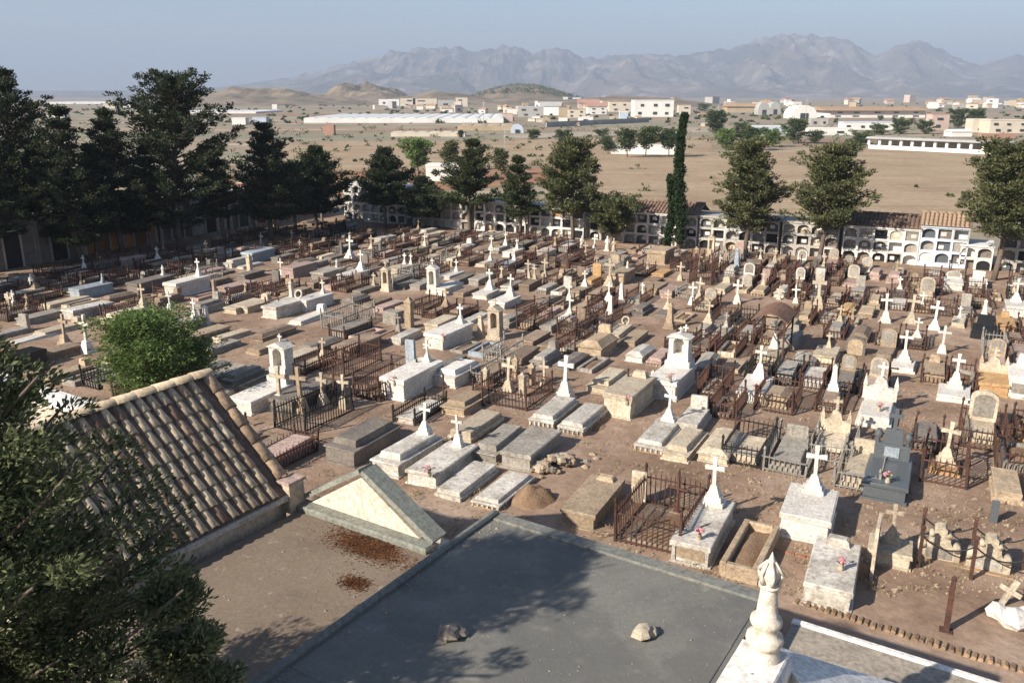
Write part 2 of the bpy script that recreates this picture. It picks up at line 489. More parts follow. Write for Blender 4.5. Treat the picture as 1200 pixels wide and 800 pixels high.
def tree(name, label, base, H, Rad, kind, m, seed, cbase=0.2, dens=1.0, leaf_l=0.34, group=None, cat='tree', lean=(0, 0), lop=None, sprays=26, crad=None):
    """trunk, limbs and sprays of foliage on the limbs; kind sets the outline"""
    rr = random.Random(seed); rg = np.random.default_rng(seed)
    t = thing(name, label, cat, base, rr.uniform(0, 6.28) if lop is None else 0, group)
    tb = MB(); r0 = max(0.05, H * 0.017)
    def axis(z):
        q = z / H
        return Vector((lean[0] * q * q + 0.02 * H * math.sin(q * 5 + seed), lean[1] * q * q + 0.02 * H * math.cos(q * 4 + seed * 2), z))
    ths = [H * 0.97 * i / 9 for i in range(10)]
    tb.path([axis(z) - (Vector((0, 0, 0.1)) if z == 0 else Vector()) for z in ths], [r0 * (1.25 - 1.1 * i / 9) + 0.02 for i in range(10)], 8)
    prof = {'cone': lambda q: (1 - q) ** 0.85 * (0.6 + 0.4 * min(1, q * 6)) + 0.04,
            'pine': lambda q: (1 - q) ** 0.42 * (0.62 + 0.38 * min(1, q * 3.5)) + 0.03,
            'round': lambda q: math.sqrt(max(0.02, 1 - (2 * q - 1) ** 2)),
            'column': lambda q: min(1, 4 * q + 0.6) * (1 - q) ** 0.62}[kind]
    nb = int({'cone': 62, 'pine': 54, 'round': 46, 'column': 90}[kind] * dens)
    C = []; D = []
    for i in range(nb):
        q = (i + rr.random()) / nb
        if kind == 'cone': nt_ = max(6, int(H * (1 - cbase) / 0.85)); q = min(0.995, (int(q * nt_) + 0.5 + rr.uniform(-0.16, 0.16)) / nt_)
        z = H * (cbase + (1 - cbase) * q * 0.985)
        az = i * 2.39996 + rr.uniform(-0.5, 0.5)
        ln = Rad * prof(q) * (rr.uniform(0.55, 1.12) if kind != 'column' else rr.uniform(0.6, 1.15))
        if kind in ('cone', 'pine'):      # whole sides missing here and there
            ln *= 0.62 + 0.55 * (0.5 + 0.5 * noise.noise(Vector((math.cos(az) * 1.3, math.sin(az) * 1.3, z * 0.55 + seed))))  * 1.25
        if lop: ln *= 1 + lop[2] * max(-0.6, math.cos(az - math.atan2(lop[1], lop[0])))
        up = {'cone': 0.22 + 0.75 * q, 'pine': 0.25 + 0.6 * q, 'round': 0.25 + 0.7 * q, 'column': 2.2}[kind] + rr.uniform(-0.15, 0.2)
        d = Vector((math.cos(az), math.sin(az), up)).normalized()
        if kind == 'column': ln *= 2.0
        p0 = axis(min(z, H * 0.96))
        pts = []; bend = Vector((rr.uniform(-.2, .2), rr.uniform(-.2, .2), 0.12 if kind != 'round' else -0.15))
        for k in range(5):
            s = k / 4 * ln
            pts.append(p0 + d * s + bend * (k / 4) ** 2 * ln * 0.5)
        tb.path(pts, [max(0.012, r0 * 0.33 * (1 - 0.85 * k / 4)) for k in range(5)], 4)
        ncl = max(2, int(ln / 0.33)) if kind != 'column' else 4
        for k in range(ncl):
            f = 0.28 + 0.74 * (k + rr.random() * 0.7) / ncl if kind != 'column' else (k + rr.random()) / 4
            fi = min(f, 1.0) * 4; i0 = min(3, int(fi)); ft = fi - i0
            pc = pts[i0].lerp(pts[i0 + 1], ft)
            side = Vector((rr.uniform(-1, 1), rr.uniform(-1, 1), rr.uniform(-0.3, 0.4))) * (0.18 * ln ** 0.5 if kind != 'column' else 0.12)
            pc = pc + side
            n = int(sprays * rr.uniform(0.6, 1.3))
            rad = {'cone': 0.27, 'pine': 0.30, 'round': 0.36, 'column': 0.22}[kind] * leaf_l / 0.34 * rr.uniform(0.8, 1.3)
            if crad: rad = crad * rr.uniform(0.8, 1.35)
            o = rg.normal(0, 1, (n, 3)); o /= np.linalg.norm(o, axis=1, keepdims=True) + 1e-9
            o *= (rad * rg.uniform(0.3, 1.0, n) ** 0.6)[:, None] * np.array([1.25, 1.25, {'cone': 0.62, 'pine': 0.6, 'round': 0.7, 'column': 1.6}[kind]])
            C.append(np.array(pc) + o)
            D.append(o / (rad + 1e-6) + np.array(d) * 0.8 + np.array([0, 0, 0.25 if kind != 'round' else -0.25]))
    tb.build('trunk', M['bark'], t)
    me = leaf_mesh('crown', np.concatenate(C), np.concatenate(D), leaf_l, leaf_l * 0.36, m, seed)
    link('crown', me, t)
    return t
def tpx(x, y): 
    p = G(x, y); return p
row = [  # base spot, top row, half-width in metres, kind, material, crown base, label
    ((34, 306), 78, 3.5, 'cone', 'pine_dark', 0.1, 'tallest dark conifer at the left edge with a spiky tiered tip'),
    ((92, 308), 122, 2.0, 'cone', 'pine_dark', 0.12, 'narrow dark conifer just right of the tallest left conifer'),
    ((142, 297), 124, 2.3, 'cone', 'pine_dark', 0.14, 'dark conifer with a bent tip above the orange vault front'),
    ((216, 292), 92, 3.5, 'pine', 'pine_dark', 0.16, 'big round-headed dark pine in the left tree row'),
    ((318, 282), 142, 2.4, 'cone', 'pine_dark', 0.2, 'thin-topped dark conifer right of the big round-headed pine'),
    ((373, 268), 172, 2.5, 'cone', 'pine_dark', 0.2, 'small flat-branched dark conifer at the end of the left row'),
    ((453, 268), 174, 2.7, 'cone', 'pine_dark', 0.24, 'dark bushy conifer before the left end of the niche wall'),
    ((502, 268), 208, 1.9, 'cone', 'pine_dark', 0.2, 'low dark conifer hiding the small white building'),
    ((553, 274), 157, 2.6, 'cone', 'pine', 0.24, 'pointed conifer standing right of the small white building'),
    ((617, 276), 176, 1.6, 'cone', 'pine', 0.2, 'slim young conifer between pointed conifer and broad olive-green pine'),
    ((680, 280), 163, 2.65, 'pine', 'olive', 0.26, 'broad olive-green pine in the middle of the niche wall'),
    ((732, 281), 233, 1.9, 'round', 'olive', 0.3, 'low sprawling tree over the niches right of the broad pine'),
    ((881, 293), 162, 2.35, 'pine', 'olive', 0.22, 'ragged pine right of the slender cypress'),
    ((969, 302), 168, 2.7, 'pine', 'olive', 0.28, 'ragged pine before the dark tiled roof of the niches'),
    ((1164, 330), 168, 2.9, 'pine', 'olive', 0.3, 'big pine at the right edge with a pale trunk'),
]
for i, (bp, ty, rad, kind, mm, cb, lab) in enumerate(row):
    p = tpx(*bp)
    if i >= 6: p = PUW(UW(p)[0], min(UW(p)[1], w_f - 1.3))
    H = ztop(p, ty + (5 if i >= 8 else 0))
    tree('pine_tree' if kind == 'pine' else 'low_tree' if kind == 'round' else 'conifer_tree', lab, p, H, rad * (1.6 if i < 6 else 1.24), kind, M[mm], 20 + i, cb * (0.7 if i < 6 else 1.05),
         (2.4 if i < 7 else 2.0), 0.22, 'trees along the cemetery walls', sprays=44, crad=0.27)
p = tpx(806, 284); p = PUW(UW(p)[0] + 0.3, w_f - 1.3)
tree('cypress_tree', 'tall slender cypress standing against the niche wall', p, ztop(p, 130), 0.5, 'column', M['cypress'], 61, 0.03, 2.0, 0.2, 'trees along the cemetery walls', sprays=30)
p = tpx(796, 283); p = PUW(UW(p)[0] + 0.3, w_f - 1.2)
tree('cypress_tree', 'short thin cypress shoot hugging the tall slender cypress', p, ztop(p, 205), 0.28, 'column', M['cypress'], 62, 0.03, 0.7, 0.22, 'trees along the cemetery walls')
for k, (x, y, ty, rad, lab) in enumerate([(-14, 335, 120, 3.4, 'dark conifer cut off by the left edge of the picture'), (12, 312, 150, 2.0, 'dark cypress crowded against the tallest left conifer'), (62, 306, 172, 1.6, 'dark low cypress between the two leftmost conifers'), (118, 300, 165, 1.5, 'dark low cypress left of the bent-tipped conifer'), (180, 294, 168, 1.9, 'dark low cypress left of the big round-headed pine'), (262, 286, 172, 2.0, 'dark low cypress right of the big round-headed pine'), (345, 274, 190, 1.5, 'dark low cypress between the last two left-row conifers')]):
    p = tpx(x, y); tree('cypress_tree', lab, p, ztop(p, ty), rad, 'cone', M['pine_dark'], 140 + k, 0.24, 1.5, 0.26, 'trees along the cemetery walls', sprays=40, crad=0.28)
# the same row goes on towards the viewer's left, out of the picture: it shades the left graves
ub = UW(tpx(92, 308))
for k in range(7):
    q = PUW(ub[0] - 0.5, ub[1] - 7 - 5.2 * k)
    tree('conifer_tree', ['nearest', 'second nearest', 'third nearest', 'fourth nearest', 'fifth nearest', 'sixth nearest', 'farthest'][6 - k] + ' tall conifer of the left row beyond the picture edge', q, 10.5 + (k % 3) * 1.1, 2.9, 'cone', M['pine_dark'], 80 + k, 0.1, 0.9, 0.42, 'conifers beyond the left edge', sprays=22)
# near trees by the chapel
tree('near_pine_tree', 'big dark pine in the near left corner overhanging the chapel roof', Vector((-5.1, 6.9, 0)), 8.0, 2.45, 'pine', M['nearpine'], 41, 0.2, 4.2, 0.075, 'trees beside the chapel', lop=(1, 0.05, 0.1), sprays=190, crad=0.21)
tree('near_pine_tree', 'olive-green young conifer with lit sprays at the bottom left', Vector((-3.35, 7.15, 0)), 5.6, 1.05, 'cone', M['nearolive'], 42, 0.35, 2.2, 0.075, 'trees beside the chapel', sprays=170, lop=(1, 0, 0.1), crad=0.16)
tree('near_pine_tree', 'conifer cut off by the left edge above the cream parapet', Vector((-10.2, 12.6, 0)), 6.8, 2.6, 'cone', M['pine_dark'], 43, 0.2, 1.5, 0.13, 'trees beside the chapel', sprays=80, crad=0.24)
p = G(178, 474)
tree('leafy_shrub_tree', 'bright green leafy tree behind the tiled roof', p, ztop(p, 378), 1.85, 'round', M['green'], 51, 0.12, 1.7, 0.13, 'trees beside the chapel', sprays=90, crad=0.36)
p = G(232, 462)
tree('leafy_shrub', 'lower bright green bush right of the leafy tree', p, 1.75, 1.0, 'round', M['green'], 52, 0.1, 1.0, 0.12, 'trees beside the chapel', cat='bush', sprays=70, crad=0.3)

# ------------------------------------------------------------------ niche walls at the back
M['plaster'] = stone('white_plaster', (0.72, 0.70, 0.66), (0.4, 0.35, 0.28), 0.4, 0.85, 0.06)
M['plaster_grey'] = stone('grey_plaster', (0.46, 0.44, 0.40), (0.3, 0.25, 0.2), 0.5, 0.9, 0.1)  # on the back wall it also puts shadow into the plaster colour
M['plaster_blue'] = stone('pale_blue_plaster', (0.55, 0.62, 0.70), (0.4, 0.4, 0.4), 0.4, 0.85, 0.05)
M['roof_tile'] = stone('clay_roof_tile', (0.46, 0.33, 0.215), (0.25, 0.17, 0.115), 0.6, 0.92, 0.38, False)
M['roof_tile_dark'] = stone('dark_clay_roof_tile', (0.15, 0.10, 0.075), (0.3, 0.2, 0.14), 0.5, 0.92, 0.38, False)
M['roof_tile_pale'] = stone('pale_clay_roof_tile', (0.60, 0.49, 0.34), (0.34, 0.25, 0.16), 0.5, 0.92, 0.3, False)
CW, CH_, DEP = 0.87, 0.72, 0.36
def niche_mesh(arch):
    b = MB(); a, h = CW / 2, CH_
    ia = a - 0.075; zb, zt = 0.075, h - 0.075
    if arch:
        n = 8; op = [(-ia, zb), (ia, zb)] + [(ia * math.cos(math.pi * k / n), zt - 0.24 + 0.24 * math.sin(math.pi * k / n)) for k in range(n + 1)]
    else:
        op = [(-ia, zb), (ia, zb), (ia, zt), (-ia, zt)]
    # front face as strips between the opening and the outer square
    out = []
    for x, z in op:
        cx, cz = x, z - h / 2
        k = max(abs(cx) / a, abs(cz) / (h / 2))
        out.append((cx / k, h / 2 + cz / k))
    out[0], out[1] = (-a, 0), (a, 0)
    if arch: out[2] = (a, zt - 0.24); out[-1] = (-a, zt - 0.24)
    else: out[2], out[3] = (a, h), (-a, h)
    n = len(op)
    vs = [(x, 0, z) for x, z in out] + [(x, 0, z) for x, z in op] + [(x, DEP, z) for x, z in op]
    fs = [(k, (k + 1) % n, n + (k + 1) % n, n + k) for k in range(n)]
    fs += [(n + k, n + (k + 1) % n, 2 * n + (k + 1) % n, 2 * n + k) for k in range(n)]
    if arch:
        i1 = max(k for k in range(2, n) if out[k][0] >= a - 1e-6); i2 = min(k for k in range(2, n) if out[k][0] <= -a + 1e-6)
        vs += [(a, 0, h), (-a, 0, h)]; c = len(vs)
        fs += [(i1, c - 2, i1 + 1), (i2 - 1, c - 1, i2)]
    b.add(vs, fs)
    return b
nm = {(ar, mk): niche_mesh(ar).mesh('niche', M[mk]) for ar in (True, False) for mk in ('plaster', 'plaster_grey', 'plaster_blue')}
slab_m = {}
for key, mm in (('black', 'K'), ('granite', 'N'), ('white', 'W'), ('grey', 'G'), ('tan', 'O'), ('cream', 'C'), ('dark', 'D'), ('pink', 'P')):  # the dark one stands in for the shade of an open niche
    b = MB(); b.box(0, 0, 0.075, CW - 0.13, 0.03, CH_ - 0.13)
    slab_m[key] = b.mesh('slab', M[mm])
plq = MB(); plq.box(0, 0, 0.2, 0.3, 0.03, 0.22, ch=0.01)
plaque_m = plq.mesh('plaque', M['W'])
def tiles_roof(parent, name, x0, x1, y0, z0, depth, rise, mm, sp=0.24):
    """barrel tiles in courses, joined per roof: each is only a few pixels in the photograph"""
    b = MB(); L = math.hypot(depth, rise); nrow = max(3, int(L / 0.36)); n = int((x1 - x0) / sp)
    for j in range(nrow):
        for i in range(n):
            cx = x0 + (i + 0.5) * sp
            s0, s1 = j / nrow, (j + 1.12) / nrow
            rr_ = sp * 0.40
            vs = []
            for s, rad, lift in ((s0, rr_, 0.03), (min(s1, 1.0), rr_ * 0.85, 0.0)):
                for k in range(5):
                    t = math.pi * k / 4
                    vs.append((cx + rad * math.cos(t), y0 + depth * s, z0 + rise * s + lift + rad * 0.9 * math.sin(t)))
            b.add(vs, [(k, k + 1, 6 + k, 5 + k) for k in range(4)] + [(4, 3, 2, 1, 0)], 0, False)
    b.add([(x0, y0, z0), (x1, y0, z0), (x1, y0 + depth, z0 + rise), (x0, y0 + depth, z0 + rise)], [(0, 1, 2, 3)], 1)
    b.add([(x0, y0 + 2 * depth, z0), (x1, y0 + 2 * depth, z0), (x1, y0 + depth, z0 + rise), (x0, y0 + depth, z0 + rise)], [(3, 2, 1, 0)], 1)
    o = b.build(name, [M[mm], M['roof_tile_dark']], parent)
    o['kind'] = 'stuff'
    rb = MB(); m_ = int((x1 - x0) / 0.45)
    for i in range(m_): rb.tube((x0 + (x1 - x0) * i / m_, y0 + depth, z0 + rise + 0.05), (x0 + (x1 - x0) * (i + 1.05) / m_, y0 + depth, z0 + rise + 0.04), 0.1, 0.085, 8)
    rb.build('ridge_cap', M[mm], parent)
    return o
far_u0, far_u1 = UW(G(404, 256))[0], UW(G(1260, 325))[0]
def far_block(x_from, x_to, rows, pl, label, roof=None, base=0.0, woff=0.0):
    """x_from / x_to: photo columns of the block's ends along the back wall"""
    def u_at(x):
        lo, hi = far_u0 - 8, far_u1 + 10
        for _ in range(40):
            mid = (lo + hi) / 2
            if pix(PUW(mid, w_f))[0] < x: lo = mid
            else: hi = mid
        return (lo + hi) / 2
    ua, uz = u_at(x_from), u_at(x_to)
    n = max(1, round((uz - ua) / CW)); ln = n * CW
    loc = PUW(ua, w_f + woff)
    t = thing('niche_block', label, 'niche wall', loc, -TH, 'blocks of burial niches along the back wall')
    Hh = base + rows * CH_
    b = MB()
    b.box(ln / 2, DEP + 0.06 + 1.0, -0.1, ln, 2.0, Hh + 0.1)
    if base: b.box(ln / 2, DEP / 2 + 0.03, -0.1, ln, DEP + 0.06, base + 0.098)
    b.build('wall', M[pl], t)
    b = MB(); b.box(ln / 2, 1.18, Hh + 0.002, ln + 0.1, 2.5, 0.1, ch=0.02); b.build('coping', M[pl], t)
    for i in range(n):
        for j in range(rows):
            ar = rnd.random() < 0.62
            q = rnd.random()
            mk = pl if q < 0.8 else ('plaster_grey' if q < 0.93 else 'plaster')
            o = link('niche', nm[(ar, mk)], t, ((i + 0.5) * CW, 0, base + j * CH_))
            if rnd.random() < 0.2: continue
            key = rnd.choices(list(slab_m), [36, 24, 8, 11, 3, 5, 24, 1])[0]
            s = link('slab', slab_m[key], o, (0, rnd.choice([0.1, 0.2, 0.28, 0.3]), 0))
            if rnd.random() < 0.4: link('plaque', plaque_m, s, (rnd.uniform(-.15, .15), -0.022, rnd.uniform(-0.05, 0.12)))
    if roof: tiles_roof(t, 'roof', -0.1, ln + 0.1, -0.12, Hh + 0.11, 1.5, 0.6, roof)
    return t
far_block(404, 474, 4, 'plaster', 'leftmost white niche block, four rows high, behind the dark bushy conifer', base=0.1)
far_block(474, 556, 3, 'plaster_grey', 'grey niche block behind the low dark conifer', base=0.0)
far_block(556, 620, 3, 'plaster', 'white niche block around the foot of the pointed conifer', base=0.05)
far_block(620, 690, 3, 'plaster', 'white niche block behind the broad olive-green pine')
far_block(690, 744, 2, 'plaster_grey', 'low grey niche block under the sprawling tree')
far_block(744, 818, 3, 'plaster', 'white niche block behind the slender cypress with dark tiled roof', 'roof_tile_dark')
far_block(818, 914, 3, 'plaster_grey', 'niche block behind the ragged pine beside the cypress')
far_block(914, 985, 3, 'plaster_grey', 'niche block behind the second ragged pine')
far_block(985, 1074, 3, 'plaster', 'niche block with the long dark tiled roof', 'roof_tile_dark')
far_block(1074, 1122, 3, 'plaster_blue', 'taller niche block with the bright orange tiled roof', 'roof_tile', base=0.25)
far_block(1122, 1168, 2, 'plaster', 'low niche block behind the big right-hand pine')
far_block(1168, 1290, 3, 'plaster_grey', 'niche block running out of the right edge')

# left row of family vaults along the side wall
def vault(x_px, y_px, width, h, mm, door_m, label, dep=2.6, gable=False):
    p = G(x_px, y_px); u, w_ = UW(p)
    t = thing('family_vault', label, 'vault', PUW(u_l, w_), -TH + R(90), 'vaults along the left wall')
    # local x runs towards the viewer's left... front looks along -y
    b = MB(); b.box(0, dep / 2, -0.1, width, dep, h + 0.1); b.build('wall', M[mm], t)
    b = MB(); b.box(0, dep / 2 - 0.05, h + 0.002, width + 0.16, dep + 0.2, 0.12, ch=0.03); b.build('cornice', M['plaster_grey'], t)
    if gable:
        b = MB(); b.prism([(-width / 2, h + 0.124), (width / 2, h + 0.124), (0, h + 0.75)], 0, dep); b.build('gable', M[mm], t)
    b = MB(); b.box(0, -0.03, 0.1, 0.98, 0.06, min(2.1, h - 0.5), ch=0.01); d = b.build('door', M[door_m], t)
    b = MB()
    for s in (-1, 1): b.box(s * 0.56, -0.05, 0, 0.13, 0.1, min(2.25, h - 0.35))
    b.box(0, -0.05, min(2.25, h - 0.35), 1.3, 0.11, 0.12); b.build('door_frame', M['plaster_grey'], t)
    b = MB(); b.box(0, -0.28, -0.1, 1.5, 0.5, 0.2, ch=0.02); b.build('step', M['G'], t)
    for s in (-1, 1):
        if width > 2.2:
            b = MB(); b.box(s * (width / 2 - 0.16), -0.04, 0, 0.24, 0.08, h - 0.05); b.build('pilaster', M['plaster_grey'], t)
    return t
M['orange'] = stone('sunlit_orange_paint', (0.68, 0.27, 0.05), (0.42, 0.18, 0.06), 0.5, 0.85, 0.05)  # orange raised: sunlight missing under the trees is put into the colour
M['redpaint'] = stone('dark_red_paint', (0.33, 0.075, 0.05), (0.2, 0.08, 0.05), 0.5, 0.85, 0.05)
M['browndoor'] = plain('brown_door', (0.22, 0.085, 0.03), 0.7)
M['greendoor'] = plain('dark_green_door', (0.03, 0.06, 0.045), 0.6)
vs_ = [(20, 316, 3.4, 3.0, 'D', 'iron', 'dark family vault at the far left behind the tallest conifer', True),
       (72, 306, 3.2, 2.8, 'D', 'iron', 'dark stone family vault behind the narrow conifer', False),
       (124, 297, 3.0, 3.0, 'orange', 'browndoor', 'orange painted family vault with sunlight put into its colour under the conifers', False),
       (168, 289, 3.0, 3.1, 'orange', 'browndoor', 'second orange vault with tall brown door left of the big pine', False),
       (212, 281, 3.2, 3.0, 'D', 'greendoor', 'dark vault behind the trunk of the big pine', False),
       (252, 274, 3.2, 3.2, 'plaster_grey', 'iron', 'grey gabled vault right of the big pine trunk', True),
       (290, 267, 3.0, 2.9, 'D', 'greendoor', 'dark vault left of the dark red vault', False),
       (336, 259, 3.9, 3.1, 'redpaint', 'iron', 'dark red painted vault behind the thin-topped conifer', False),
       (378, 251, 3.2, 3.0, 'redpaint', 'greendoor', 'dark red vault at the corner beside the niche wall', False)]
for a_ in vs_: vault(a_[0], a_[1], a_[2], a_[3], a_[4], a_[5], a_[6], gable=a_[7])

# ------------------------------------------------------------------ the chapel under the viewer
M['roofing'] = None
def roof_felt():
    m, n, p = mat('grey_roof_coating')
    g = nd(n, 'ShaderNodeNewGeometry'); v = g.outputs['Position']
    c = ramp(n, noise_tex(n, v, 0.9, 6, 0.65), [(0.3, (0.125, 0.121, 0.108)), (0.55, (0.165, 0.158, 0.14)), (0.75, (0.215, 0.204, 0.178))])
    c = mix(n, 0.5, c, ramp(n, noise_tex(n, v, 16, 4, 0.7), [(0.3, (0.75,) * 3), (0.7, (1.12,) * 3)]), 'MULTIPLY')
    k = ramp(n, noise_tex(n, v, 3.5, 3), [(0.62, (0,) * 3), (0.72, (0.4,) * 3)])
    c = mix(n, k, c, (0.28, 0.255, 0.21))
    k = ramp(n, noise_tex(n, v, 0.55, 5, 0.7), [(0.5, (0,) * 3), (0.6, (0.55,) * 3)])
    c = mix(n, k, c, (0.095, 0.095, 0.09))
    n.links.new(c, p.inputs['Base Color']); p.inputs['Roughness'].default_value = 0.85
    bump(n, p, noise_tex(n, v, 22, 3), 0.25, 0.02)
    return m
M['roofing'] = roof_felt()
def terrace_mat():
    m, n, p = mat('terrace_screed')
    g = nd(n, 'ShaderNodeNewGeometry'); v = g.outputs['Position']
    c = ramp(n, noise_tex(n, v, 0.8, 6, 0.65), [(0.3, (0.16, 0.12, 0.088)), (0.55, (0.21, 0.165, 0.122)), (0.75, (0.265, 0.215, 0.165))])
    c = mix(n, 0.75, c, ramp(n, noise_tex(n, v, 20, 5, 0.75), [(0.3, (0.6,) * 3), (0.7, (1.15,) * 3)]), 'MULTIPLY')
    c = mix(n, ramp(n, noise_tex(n, v, 1.6, 6, 0.75), [(0.5, (0,) * 3), (0.66, (0.6,) * 3)]), c, (0.15, 0.105, 0.07))
    c = mix(n, ramp(n, noise_tex(n, v, 4.5, 5, 0.7), [(0.6, (0,) * 3), (0.7, (0.5,) * 3)]), c, (0.40, 0.36, 0.30))
    n.links.new(c, p.inputs['Base Color']); p.inputs['Roughness'].default_value = 0.93
    bump(n, p, noise_tex(n, v, 28, 3), 0.3, 0.02)
    return m
M['terrace'] = terrace_mat()
M['kerbgreen'] = stone('greenish_grey_render', (0.25, 0.26, 0.22), (0.14, 0.13, 0.11), 0.5, 0.9, 0.1)
M['kerbdark'] = stone('dark_grey_render', (0.15, 0.155, 0.14), (0.24, 0.22, 0.18), 0.5, 0.9, 0.1)
M['creamwall'] = stone('cream_render', (0.66, 0.58, 0.47), (0.44, 0.34, 0.24), 0.4, 0.9, 0.05)
M['whitewash'] = stone('whitewash', (0.76, 0.73, 0.68), (0.5, 0.43, 0.34), 0.3, 0.85, 0.05)
M['concrete'] = stone('pale_concrete', (0.36, 0.315, 0.255), (0.2, 0.165, 0.13), 0.5, 0.95, 0.08, False)
M['droppings'] = earth('brown_needle_litter', (0.12, 0.055, 0.03), (0.19, 0.09, 0.045), (0.24, 0.13, 0.07), 4, 0.9)
RZC = -THC
ch = thing('chapel', 'chapel with dark grey flat roof, brown terrace and triangular gable below the viewer', 'chapel', Vector((0, 0, 0)), RZC)
zt_, zr, za = 3.1, 4.0, 3.5
uL, uR, wF = -6.47, -2.35, 9.62
b = MB(); b.box((uL + uR) / 2, (wF - 8) / 2, -0.1, uR - uL - 0.02, wF + 8 - 0.02, zr - 0.1); b.build('nave_wall', M['whitewash'], ch)
b = MB(); b.box((uL + uR) / 2, (wF - 8) / 2, zr - 0.196, uR - uL + 0.06, wF + 8 + 0.06, 0.196, ch=0.0); b.build('flat_roof', M['roofing'], ch)
b = MB()
b.box(uL + 0.06, (wF - 8) / 2, zr + 0.002, 0.11, wF + 8, 0.07, ch=0.03); b.box((uL + uR) / 2 + 0.07, wF - 0.1, zr + 0.002, uR - uL - 0.16, 0.22, 0.035, ch=0.012)
b.build('roof_kerb', M['kerbdark'], ch)
for k in range(12):
    b = MB(0.006); y0 = wF - 0.25 - k * 0.98
    b.box((uL + uR) / 2 + 0.07, y0 - 0.5, zr + 0.001, uR - uL - 0.2, 1.03, 0.006 + 0.005 * (k % 2)); b.build('roofing_sheet', M['roofing'], ch)
# terrace to the left, with its gable
b = MB(); b.box((-10.3 + uL) / 2 - 0.02, (9.4 + 5.1) / 2, -0.1, uL + 10.3 - 0.08, 9.4 - 5.1, zt_ + 0.09); b.build('terrace_wall', M['concrete'], ch)
nx_, ny_ = 60, 64
vs = []; fs = []
for j in range(ny_ + 1):
    for i in range(nx_ + 1):
        x = -10.3 + (uL - 0.04 + 10.3) * i / nx_; y = 5.12 + 4.3 * j / ny_
        vs.append((x, y, zt_ + 0.004 + 0.015 * noise.noise(Vector((x * 1.1, y * 1.1, 0)))))
for j in range(ny_):
    for i in range(nx_):
        q = j * (nx_ + 1) + i; fs.append((q, q + 1, q + nx_ + 2, q + nx_ + 1))
b = MB(); b.add([(x, y, z + 0.012) for x, y, z in vs], fs, 0, True); b.build('terrace_floor', M['terrace'], ch)
gx0, gx1 = -10.42, -7.55
gm = (gx0 + gx1) / 2
ph = ztop(PC(gm + 0.0, wF), 560) - zt_
gh = max(1.0, ph)
b = MB(); b.prism([(gx0 + 0.25, zt_ + 0.12), (gx1 - 0.25, zt_ + 0.12), (gm, zt_ + gh - 0.12)], wF - 0.12, wF + 0.13); b.build('gable_wall', M['creamwall'], ch)
def bar(x0, z0, x1, z1, y0, y1, th):
    d = Vector((x1 - x0, z1 - z0)).normalized(); nn = Vector((-d.y, d.x)) * th
    return MB().prism([(x0, z0), (x1, z1), (x1 + nn.x, z1 + nn.y), (x0 + nn.x, z0 + nn.y)], y0, y1)
bar(gx0, zt_ + 0.09, gm, zt_ + gh - 0.05, wF - 0.15, wF + 0.2, 0.08).build('gable_cornice', M['kerbgreen'], ch)
bar(gm, zt_ + gh - 0.05, gx1, zt_ + 0.09, wF - 0.145, wF + 0.2, 0.085).build('gable_cornice', M['kerbgreen'], ch)
b = MB(); b.box(gm, wF - 0.2, zt_ + 0.0, gx1 - gx0 + 0.1, 0.3, 0.115, ch=0.03); b.build('gable_sill', M['kerbgreen'], ch)
b = MB(); b.box((gx0 + uL) / 2, wF + 0.1, -0.1, uL - gx0 - 0.04, 0.35, zt_ + 0.1); b.build('facade', M['creamwall'], ch)
# litter of needles on the terrace
def litter(cx, cy, rx, ry, seed, n=900):
    rr = random.Random(seed); b = MB()
    for _ in range(n):
        r_ = abs(rr.gauss(0, 0.5)); t = rr.uniform(0, 6.28)
        x, y = cx + rx * r_ * math.cos(t), cy + ry * r_ * math.sin(t); z = zt_ + 0.02
        a_ = rr.uniform(0, 6.28); l = rr.uniform(0.008, 0.022)
        dx, dy = l * math.cos(a_), l * math.sin(a_)
        hz = rr.uniform(0.003, 0.014)
        b.add([(x - dx, y - dy, z), (x + dy * .5, y - dx * .5, z + hz), (x + dx, y + dy, z), (x - dy * .5, y + dx * .5, z + hz)], [(0, 1, 2), (0, 2, 3)])
    return b
o = litter(-8.35, 9.0, 1.0, 0.34, 3, 9000).build('fallen_needles', M['droppings'], None, (0, 0, 0), RZC); struct(o, 'stuff')
o = litter(-7.9, 8.1, 0.3, 0.2, 4, 1400).build('fallen_needles', M['droppings'], None, (0, 0, 0), RZC); struct(o, 'stuff')
o = litter(-6.75, 8.2, 0.14, 0.7, 5, 2600).build('fallen_needles', M['droppings'], None, (0, 0, 0), RZC); struct(o, 'stuff')

def grit(n, z, u0, u1, w0, w1, seed, size):
    rr = random.Random(seed); b = MB()
    for _ in range(n):
        x, y, r_ = rr.uniform(u0, u1), rr.uniform(w0, w1), size * rr.uniform(0.4, 1.0) * (2.2 if rr.random() < 0.05 else 1)
        b.add([(x + r_, y, z), (x - r_ * .5, y + r_ * .8, z), (x - r_ * .6, y - r_ * .7, z), (x + rr.uniform(-.4, .4) * r_, y, z + r_ * rr.uniform(.5, 1))], [(0, 1, 3), (1, 2, 3), (2, 0, 3)])
    return b
struct(grit(420, zr + 0.012, uL + 0.2, uR - 0.1, 4, wF - 0.2, 1, 0.014).build('roof_grit', M['G'], None, (0, 0, 0), RZC), 'stuff')
struct(grit(260, zr + 0.012, uL + 0.15, uL + 0.4, 4, wF - 0.2, 2, 0.018).build('roof_grit', M['T'], None, (0, 0, 0), RZC), 'stuff')
struct(grit(500, zt_ + 0.012, -10.2, uL - 0.1, 5.3, 9.3, 3, 0.016).build('terrace_grit', M['B'], None, (0, 0, 0), RZC), 'stuff')
